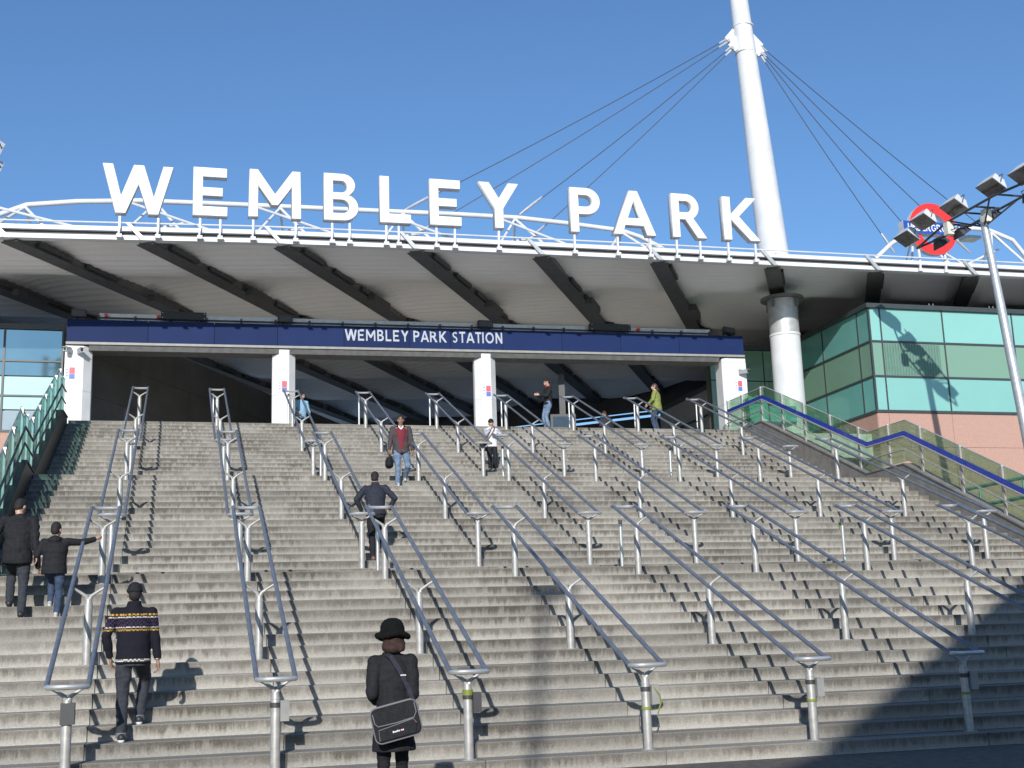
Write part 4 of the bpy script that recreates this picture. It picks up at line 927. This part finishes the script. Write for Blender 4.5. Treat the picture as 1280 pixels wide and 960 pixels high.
    for n in 'LR':
        h, kn, an = Lg[n]; ft = Vector(p['foot'+n]); t.caps([h+Vector((0, 0, -.01)), h.lerp(kn, .5)], [.088*f, .083*f], 12); t.caps([h.lerp(kn, .5), kn], [.083*f, .064*f], 12); t.tube([kn, kn.lerp(an, .45), an+Vector((0, -.004, -.035))], [.064*f, .061*f*fl, .056*fl], 12); t.ball(kn, .064*f)
    put('trousers', voxel(t, vs, 2, .010, 10, seed), c['trousers'])
    for n in 'LR':
        an = Lg[n][2]; ft = Vector(p['foot'+n]); td = Vector(p.get('toe'+n, (0, 1, 0))).normalized(); pv = p.get('pitch'+n, 0); q = MB()
        ax = Vector((td.x*math.cos(pv), td.y*math.cos(pv), math.sin(pv)))
        a0 = ft+Vector((0, 0, .048))-ax*.055; q.caps([a0, ft+ax*.06+Vector((0, 0, .045)), ft+ax*.15+Vector((0, 0, .034))], [.046, .046, .032], 10); q.caps([an+Vector((0, 0, -.01)), a0+ax*.03], [.046, .044], 10)
        so = voxel(q, .011, 2); bm_ = bmesh.new(); bm_.from_mesh(so)
        for v in bm_.verts:
            if pv == 0 and v.co.z < ft.z+.016: v.co.z = ft.z+.004
        bm_.to_mesh(so); bm_.free(); sh_ = put('shoe', so, c['shoe'])
        if c.get('sole'):
            q = MB(); q.caps([a0-Vector((0, 0, .028)), ft+ax*.06+Vector((0, 0, .014)), ft+ax*.155+Vector((0, 0, .014))], [.04, .044, .028], 8); sm_ = voxel(q, .012, 1)
            for v in sm_.vertices: v.co.z = min(v.co.z, ft.z+.024+pv*.1) if pv == 0 else v.co.z
            sm_.materials.clear(); sm_.materials.append(Mt[c['sole']]); sm_.transform(Matrix.Scale(s, 4)); link('sole', sm_, sh_)
    # upper garment(s)
    j = c['top']; hem = j.get('hem', -.10); q = MB(); g_ = j.get('g', 1.0)*f; hs = j.get('flare', 1.0)
    secs = [(hem, .180*hs, .138*hs)]
    if hem < -.15: secs.append((hem*.45, .178*(1+hs)/2, .138*(1+hs)/2))
    secs += [(.05, .168, .128), (.18, .163, .122), (.32, .180, .130), (.40, .178, .118), (.455, .150, .104), (.50, .112, .088), (.54, .078, .072), (.57+j.get('collar', 0), .068, .068)]
    cl = [(up(0, -.004, z) if z > -.05 else up(0, -.004, z)+Vector((0, -math.sin(lean)*z*.8, 0)), rx*g_, ry*g_) for z, rx, ry in secs]
    q.loft(cl, 22)
    slv = MB() if j.get('sleeve') else q
    for n, sd in (('L', -1), ('R', 1)):
        sh, el, wr = A[n]; k = j.get('arm', 1.0); q.caps([up(sd*.07*f, -.005, .485), sh+Vector((0, 0, -.012))], [.062*k, .066*k], 12)
        slv.caps([sh, sh.lerp(el, .5), el], [.068*k, .062*k, .054*k], 12); slv.tube([el, el.lerp(wr, .5), wr], [.054*k, .050*k, .042*k], 12); slv.ball(el, .054*k)
    if j.get('hood'): q.ball(up(0, -.11, .50), .115, .075, .085, 14); q.caps([up(-.09, -.02, .53), up(0, -.10, .55), up(.09, -.02, .53)], [.045, .05, .045], 10)
    if j.get('puff'):
        me = voxel(q, vs, 3, .004, 10, seed)
        for v in me.vertices:
            zz = (v.co-hip).dot(Vector((0, math.sin(lean), math.cos(lean))))
            if abs(v.co.x) < .2: v.co += (v.co-Vector((hip.x, hip.y, v.co.z))).normalized()*(.010*abs(math.sin(zz*math.pi/.115))-.006)
    else: me = voxel(q, vs, j.get('sm', 3), j.get('fold', .010)*1.35, j.get('fs', 8), seed+3)
    if j.get('open'):       # open front: inner garment shows through a V
        b2 = bmesh.new(); b2.from_mesh(me); dl = []
        for v in b2.verts:
            r_ = v.co-hip; 
            if r_.y > .03 and abs(r_.x+j.get('ox', 0)) < .02+.11*max(0, min(1, (r_.z+.1)/.6)) and r_.z > -.04: dl.append(v)
        bmesh.ops.delete(b2, geom=dl, context='VERTS'); b2.to_mesh(me); b2.free(); me.polygons.foreach_set('use_smooth', [True]*len(me.polygons))
    put(j.get('name', 'jacket'), me, j['m'])
    if j.get('sleeve'): put('sleeves', voxel(slv, vs, 3, .006, 11, seed+9), j['sleeve'])
    if j.get('open'):
        i_ = MB(); i_.loft([(up(0, .004, z), rx*f, ry*f) for z, rx, ry in ((-.04, .165, .124), (.18, .155, .116), (.32, .17, .122), (.44, .16, .10), (.50, .10, .075))]); put('sweater', voxel(i_, .012, 2, .003, 12, seed), j['inner'])
        i_ = MB(); i_.caps([up(-.055, .045, .545), up(-.03, .085, .49), up(0, .098, .455), up(.03, .085, .49), up(.055, .045, .545)], [.016, .02, .02, .02, .016], 8); put('shirt_collar', voxel(i_, .010, 1), 'cwhite')
    if c.get('collar'):
        i_ = MB(); i_.tube([up(.068*math.cos(a), -.004+.066*math.sin(a), .565+.012*math.sin(a)*-1) for a in [i*math.pi/8 for i in range(16)]], .017, 8, closed=True); put('collar', voxel(i_, .010, 1), c['collar'])
    if c.get('cuff'):
        for n in 'LR':
            an = Lg[n][2]; i_ = MB(); i_.tube([an+Vector((0, -.004, -.045)), an+Vector((0, -.003, .015))], [.062, .060], 14); put('trouser_cuff', i_.mesh('c', Mt['piping'], True), c['cuff'])
    return dict(root=root, s=s, A=A, up=up, hp=hp, hip=hip, loc=Vector(loc), th=R_(heading))
def world(P_, v):
    v = Vector(v)*P_['s']; c_, s_ = math.cos(P_['th']), math.sin(P_['th']); return P_['loc']+Vector((v.x*c_-v.y*s_, v.x*s_+v.y*c_, v.z))
def tread(k): return k*RZ
# 1 man at the far left
person('man in black jacket and dark trousers climbing by the left balustrade', (-2.03, 4.50, tread(12)), 2, 1.62,
       dict(lean=8, footL=(-.10, .33, RZ*1.09), footR=(.09, -.05, 0), handL=(-.34, .16, .98), handR=(.27, -.02, .84), turn=-30, nod=28, hip=.94, hy=.10, fat=1.08),
       dict(trousers='jeansk', shoe='shoe', face=1, top=dict(m='cblack', hem=-.17, g=1.10, arm=1.12, fold=.012)), 1)
# 2 boy holding the rail
hb = Vector((-1.2, 6.35, 3.66))
person('boy in black hooded puffer jacket holding the leftmost rail', (-1.56, 4.46, tread(12)), -6, 1.25,
       dict(lean=4, footL=(-.10, .36, RZ*1.4), footR=(.09, -.02, 0), handL=(-.30, .12, .92), handR=(.70, .30, 1.47), elbR=(.2, -.2, -1), hip=.93, hy=.07, fat=1.15, turn=-15, nod=10, curlR=1.3, bvs=.010, head=1.2),
       dict(trousers='jeansd', shoe='shoeg', sole='sole', top=dict(m='cblack', hem=-.13, g=1.16, arm=1.18, hood=1, puff=1)), 2)
# 3 man with cap and patterned sweater
person('man in dark knit cap and patterned navy sweater climbing the lower left steps', (-.40, 1.02, tread(3)), 5, 1.68,
       dict(lean=4, footL=(-.11, -.05, 0), footR=(.10, .33, RZ*1.05), kneeR=(.25, 1, 0), handL=(-.25, .10, .92), elbL=(-.8, -.6, -.3), handR=(.28, .06, .82), hip=.945, hy=.07, turn=0, nod=4, fat=1.07, curl=.9, vs=.010, bvs=.0075),
       dict(trousers='jeansk', shoe='shoe', sole='sole', cuff='piping', cap='cblack', skin='skinb', top=dict(m='sweater', name='sweater', hem=-.10, g=1.04, collar=.035, arm=1.0, fold=.006)), 3)
# 4 woman with hat and bag in front
W = person('woman in black coat and round fur felt hat at the foot of the stairs', (1.72, -3.3, 0), -2, 1.56,
       dict(lean=2, footL=(-.09, -.06, 0), footR=(.10, .16, 0), handL=(-.13, .20, 1.06), elbL=(-.32, -1, -.1), handR=(.12, .22, 1.08), elbR=(.22, -1, -.1), hip=.93, hy=.03, turn=16, nod=6, tilt=2, fat=.90, head=1.06, vs=.009, bvs=.0075),
       dict(trousers='cblack', flare=1.25, shoe='shoe', hair='hairred', hairstyle='long', hairlen=.035, brimhat=1, top=dict(m='cblack', name='coat', hem=-.30, flare=1.22, g=1.02, collar=.02, fold=.006, arm=1.05)), 4)
bag = thing('shoulder_bag', 'black laptop bag with grey piping hanging behind the woman in the hat', 'bag', world(W, (-.01, -.215, .90)), R_(-8))
bt = Matrix.Rotation(R_(-13), 4, 'Y')
def rrect(w_, h_, r, n=5): 
    o = []
    for cx, cz, a in ((w_/2-r, h_/2-r, 0), (-w_/2+r, h_/2-r, 90), (-w_/2+r, -h_/2+r, 180), (w_/2-r, -h_/2+r, 270)): o += arc(cx, cz, r, r, a, a+90, n)
    return o
bb = MB(); o2 = rrect(.37, .27, .05)
for y0, y1, sc in ((-.055, .055, 1.0), (-.07, .07, .93)): bb.prism([(x*sc, z*sc) for x, z in o2], 'y', y0, y1)
bb.v = [tuple(bt @ Vector(v)) for v in bb.v]; bo = bb.build('bag_body', Mt['cblack'], bag)
fp = MB(); fp.prism([(-.165, .02), (-.15, -.005), (.145, -.005), (.165, .03), (.165, .115), (.14, .125), (-.14, .125), (-.165, .11)], 'y', -.078, -.0705); fp.v = [tuple(bt @ Vector(v)) for v in fp.v]; fp.build('flap', Mt['cblack'], bag)
pk = MB(); pk.prism([(-.15, -.115), (.13, -.115), (.15, -.04), (.13, -.012), (-.14, -.03)], 'y', -.083, -.0705); pk.v = [tuple(bt @ Vector(v)) for v in pk.v]; pk.build('front_pocket', Mt['cblack'], bag)
for pts in ([(x, -.058, z) for x, z in o2+[o2[0]]], [(x, .058, z) for x, z in o2+[o2[0]]]):
    MB().tube([bt @ Vector(q) for q in pts], .0055, 6).build('piping', Mt['piping'], bag, True)
MB().tube([bt @ Vector(q) for q in ((-.168, -.079, .10), (-.165, -.080, .025), (-.145, -.080, -.002), (.0, -.081, -.008), (.14, -.080, -.002), (.166, -.080, .035), (.166, -.079, .11))], .005, 6).build('flap_piping', Mt['piping'], bag, True)
MB().tube([bt @ Vector(q) for q in ((-.155, -.079, -.11), (-.145, -.085, -.03), (.0, -.086, -.02), (.13, -.085, -.008), (.15, -.084, -.045))], .004, 6).build('pocket_piping', Mt['piping'], bag, True)
lg = MB()
for i_, (xa, wd_, hh) in enumerate(((-.045, .010, .014), (-.032, .008, .011), (-.021, .008, .011), (-.010, .008, .014), (.001, .008, .011), (.022, .008, .011), (.033, .008, .011))): lg.box(xa, xa+wd_, -.0865, -.0835, -.075, -.075+hh)
lg.v = [tuple(bt @ Vector(v)) for v in lg.v]; lg.build('logo_print', Mt['cwhite'], bag)
rdot = MB().tube([bt @ Vector((.015, -.0835, -.068)), bt @ Vector((.015, -.087, -.068))], .006, 8); rdot.build('logo_dot', Mt['red'], bag)
inv = bag.matrix_basis.inverted() if False else (Matrix.Translation(bag.location) @ Matrix.Rotation(R_(-8), 4, 'Z')).inverted()
def strap_pts(pts): return [inv @ world(W, q) for q in pts]
st = MB(); up_ = W['up']; sp = [Vector((.175, -.20, 1.01)), Vector((.14, -.165, 1.09)), Vector((.11, -.155, 1.18)), Vector((.03, -.15, 1.34)), Vector((-.035, -.10, 1.455)), Vector((-.075, .0, 1.485)), Vector((-.09, .08, 1.43)), Vector((-.02, .155, 1.25)), Vector((.12, .16, 1.08)), Vector((.20, .06, 1.0)), Vector((.19, -.10, 1.0))]
for a, b in zip(strap_pts(sp), strap_pts(sp)[1:]): st.bar(a, b+(b-a)*.04, .036, .008, (0, 1, .15))
st.build('strap', Mt['cnavy'], bag)
bk = MB(); q_ = strap_pts([(.175, -.205, 1.0)])[0]; bk.tube([q_+Vector((.014*math.cos(a), 0, .018*math.sin(a))) for a in [i*math.pi/6 for i in range(12)]], .004, 5, closed=True); q_ = strap_pts([(.065, -.168, 1.29)])[0]; bk.box(q_.x-.022, q_.x+.022, q_.y-.006, q_.y+.002, q_.z-.006, q_.z+.006); bk.build('buckle', Mt['bright'], bag)
# 5 man climbing in the middle
person('man in dark navy jacket climbing the middle flight, back turned', (3.44, 8.50, tread(18)), -6, 1.64,
       dict(lean=13, footL=(-.06, -.04, 0), footR=(.12, .34, RZ*1.07), handL=(-.26, .20, .97), elbL=(-1, -.6, 0), handR=(.25, .20, .99), elbR=(1, -.6, 0), hip=.935, hy=.06, nod=12, turn=-12, fat=1.05),
       dict(trousers='cblack', shoe='boot', hair='hair', top=dict(m='cnavy', hem=-.06, g=1.05, collar=.03, fold=.008)), 5)
# 6 man coming down with a bag
D = person('man in brown grey jacket, maroon sweater and blue jeans coming down with a bag', (4.74, 13.17, tread(30)), 176, 1.60,
       dict(lean=-1, footL=(-.10, -.28, RZ*1.07), footR=(.10, .09, 0), kneeL=(-.2, 1, 0), handR=(.30, .06, .84), handL=(-.28, .06, .82), hip=.93, hy=-.05, turn=-4, nod=2, fat=1.08, curlR=1.3, vs=.0105),
       dict(trousers='jeans', shoe='shoeg', sole='sole', skin='skinb', hair='hair', top=dict(m='cbrown', hem=-.13, g=1.12, arm=1.12, open=1, inner='maroon', collar=.01, fold=.010)), 6)
hb = world(D, D['A']['R'][2]+Vector((.0, .02, -.11)))
dbag = thing('holdall', 'black soft bag carried by the man coming down the stairs', 'bag', hb+Vector((0, .02, -.17)), R_(80))
q = MB(); q.loft([(Vector((0, 0, z)), rx, ry) for z, rx, ry in ((-.12, .15, .07), (-.08, .19, .09), (.04, .18, .09), (.10, .12, .05))], 16); me = voxel(q, .012, 3, .008, 9, 2); me.materials.clear(); me.materials.append(Mt['cblack']); link('bag_body', me, dbag)
MB().tube([(-.10, 0, .08), (-.06, 0, .17), (0, 0, .19), (.06, 0, .17), (.10, 0, .08)], .011, 6).build('handle', Mt['cblack'], dbag, True)
# 7 woman in white vest
V = person('woman in white vest with striped sleeves standing on the top flight', (7.76, 17.05, tread(35)), 178, 1.46,
       dict(lean=0, footL=(-.07, .04, 0), footR=(.07, -.02, 0), handR=(.05, .16, 1.42), elbR=(.9, .2, -1), handL=(-.12, .20, 1.20), elbL=(-.9, -.2, -.6), hip=.93, turn=10, nod=14),
       dict(trousers='cblack', shoe='shoew', hair='hair', cap='cblack', top=dict(m='cwhite', name='vest', hem=-.06, g=1.06, sleeve='stripe', fold=.006)), 7)
sb = thing('small_bag', 'small dark shoulder bag of the woman in the white vest', 'bag', world(V, (.24, .04, .88)), R_(170))
me = voxel(MB().loft([(Vector((0, 0, z)), rx, ry) for z, rx, ry in ((-.12, .10, .045), (-.06, .13, .055), (.06, .12, .05), (.11, .09, .03))], 14), .012, 2, .005, 10, 4); me.materials.clear(); me.materials.append(Mt['cblack']); link('bag_body', me, sb)
i2 = (Matrix.Translation(sb.location) @ Matrix.Rotation(R_(170), 4, 'Z')).inverted(); st = MB(); pp = [i2 @ world(V, q) for q in ((.22, .06, .98), (.14, .155, 1.10), (.03, .165, 1.24), (-.06, .135, 1.38), (-.10, .06, 1.47), (-.11, -.03, 1.48), (-.02, -.14, 1.3), (.16, -.13, 1.08), (.24, .02, .98))]
for a, b in zip(pp, pp[1:]): st.bar(a, b+(b-a)*.05, .03, .008, (0, 1, .1))
st.build('strap', Mt['boot'], sb)
# 8 man with phone at the stair head
F_ = person('man in black jumper and pale jeans looking at his phone at the stair head', (10.98, 22.55, TOPZ), 100, 1.70,
       dict(lean=-2, footL=(-.10, .02, 0), footR=(.10, .0, 0), handL=(-.10, .34, 1.19), elbL=(-.6, -.6, -1), handR=(.07, .36, 1.20), elbR=(.6, -.6, -1), hip=.935, turn=0, nod=30, hfw=.04),
       dict(trousers='jeans', shoe='shoe', hair='hair', collar='red_collar', top=dict(m='cblack', name='jumper', hem=-.05, g=1.0)), 8)
ph = thing('phone', 'small dark phone held by the man at the stair head', 'phone', world(F_, (.0, .44, 1.245)), F_['th'])
pb = MB(); pb.box(-.036, .036, -.06, .06, -.006, .006, Matrix.Rotation(R_(40), 4, 'X')); pb.build('phone_body', Mt['black'], ph); MB().box(-.031, .031, -.052, .052, .0062, .0072, Matrix.Rotation(R_(40), 4, 'X')).build('screen', Mt['lampglass'], ph)
# 9 woman in green jacket
person('woman in olive green jacket and blue jeans leaning by the stair head rail', (14.55, 22.55, TOPZ), 60, 1.64,
       dict(lean=2, footL=(-.10, .04, 0), footR=(.10, -.03, 0), handL=(-.22, .26, 1.00), elbL=(-.8, -.6, -.4), handR=(.24, .18, .98), elbR=(1, -.5, 0), hip=.93, turn=22, nod=2, fat=1.12),
       dict(trousers='jeansd', shoe='shoe', hair='hairbr', hairstyle='long', hairlen=.05, collar='cwhite', top=dict(m='cgreen', hem=-.13, g=1.12, flare=1.08, arm=1.08)), 9)
# 10 woman with long hair beside the second pillar
person('woman with long dark hair and light blue top beside the second pillar', (3.72, 25.0, TOPZ), 200, 1.62,
       dict(lean=3, footL=(-.09, 0, 0), footR=(.09, .05, 0), handL=(-.2, .2, 1.0), handR=(.2, .2, 1.02), hip=.93, turn=30, nod=18),
       dict(trousers='cblack', shoe='shoe', hair='hair', hairstyle='long', hairlen=.32, top=dict(m='cblue', name='blouse', hem=-.08, g=1.02)), 10)
# 11 hunched figure further in
person('figure in dark navy hooded jacket with head bowed deep in the entrance hall', (14.35, 26.6, TOPZ), 20, 1.58,
       dict(lean=14, footL=(-.1, 0, 0), footR=(.1, .05, 0), handL=(-.2, .3, 1.0), handR=(.2, .3, 1.0), hip=.92, turn=0, nod=35, fat=1.2),
       dict(trousers='jeansk', shoe='shoe', hair='hairbr', top=dict(m='cnavy', hem=-.12, g=1.18, hood=1, arm=1.15)), 11)
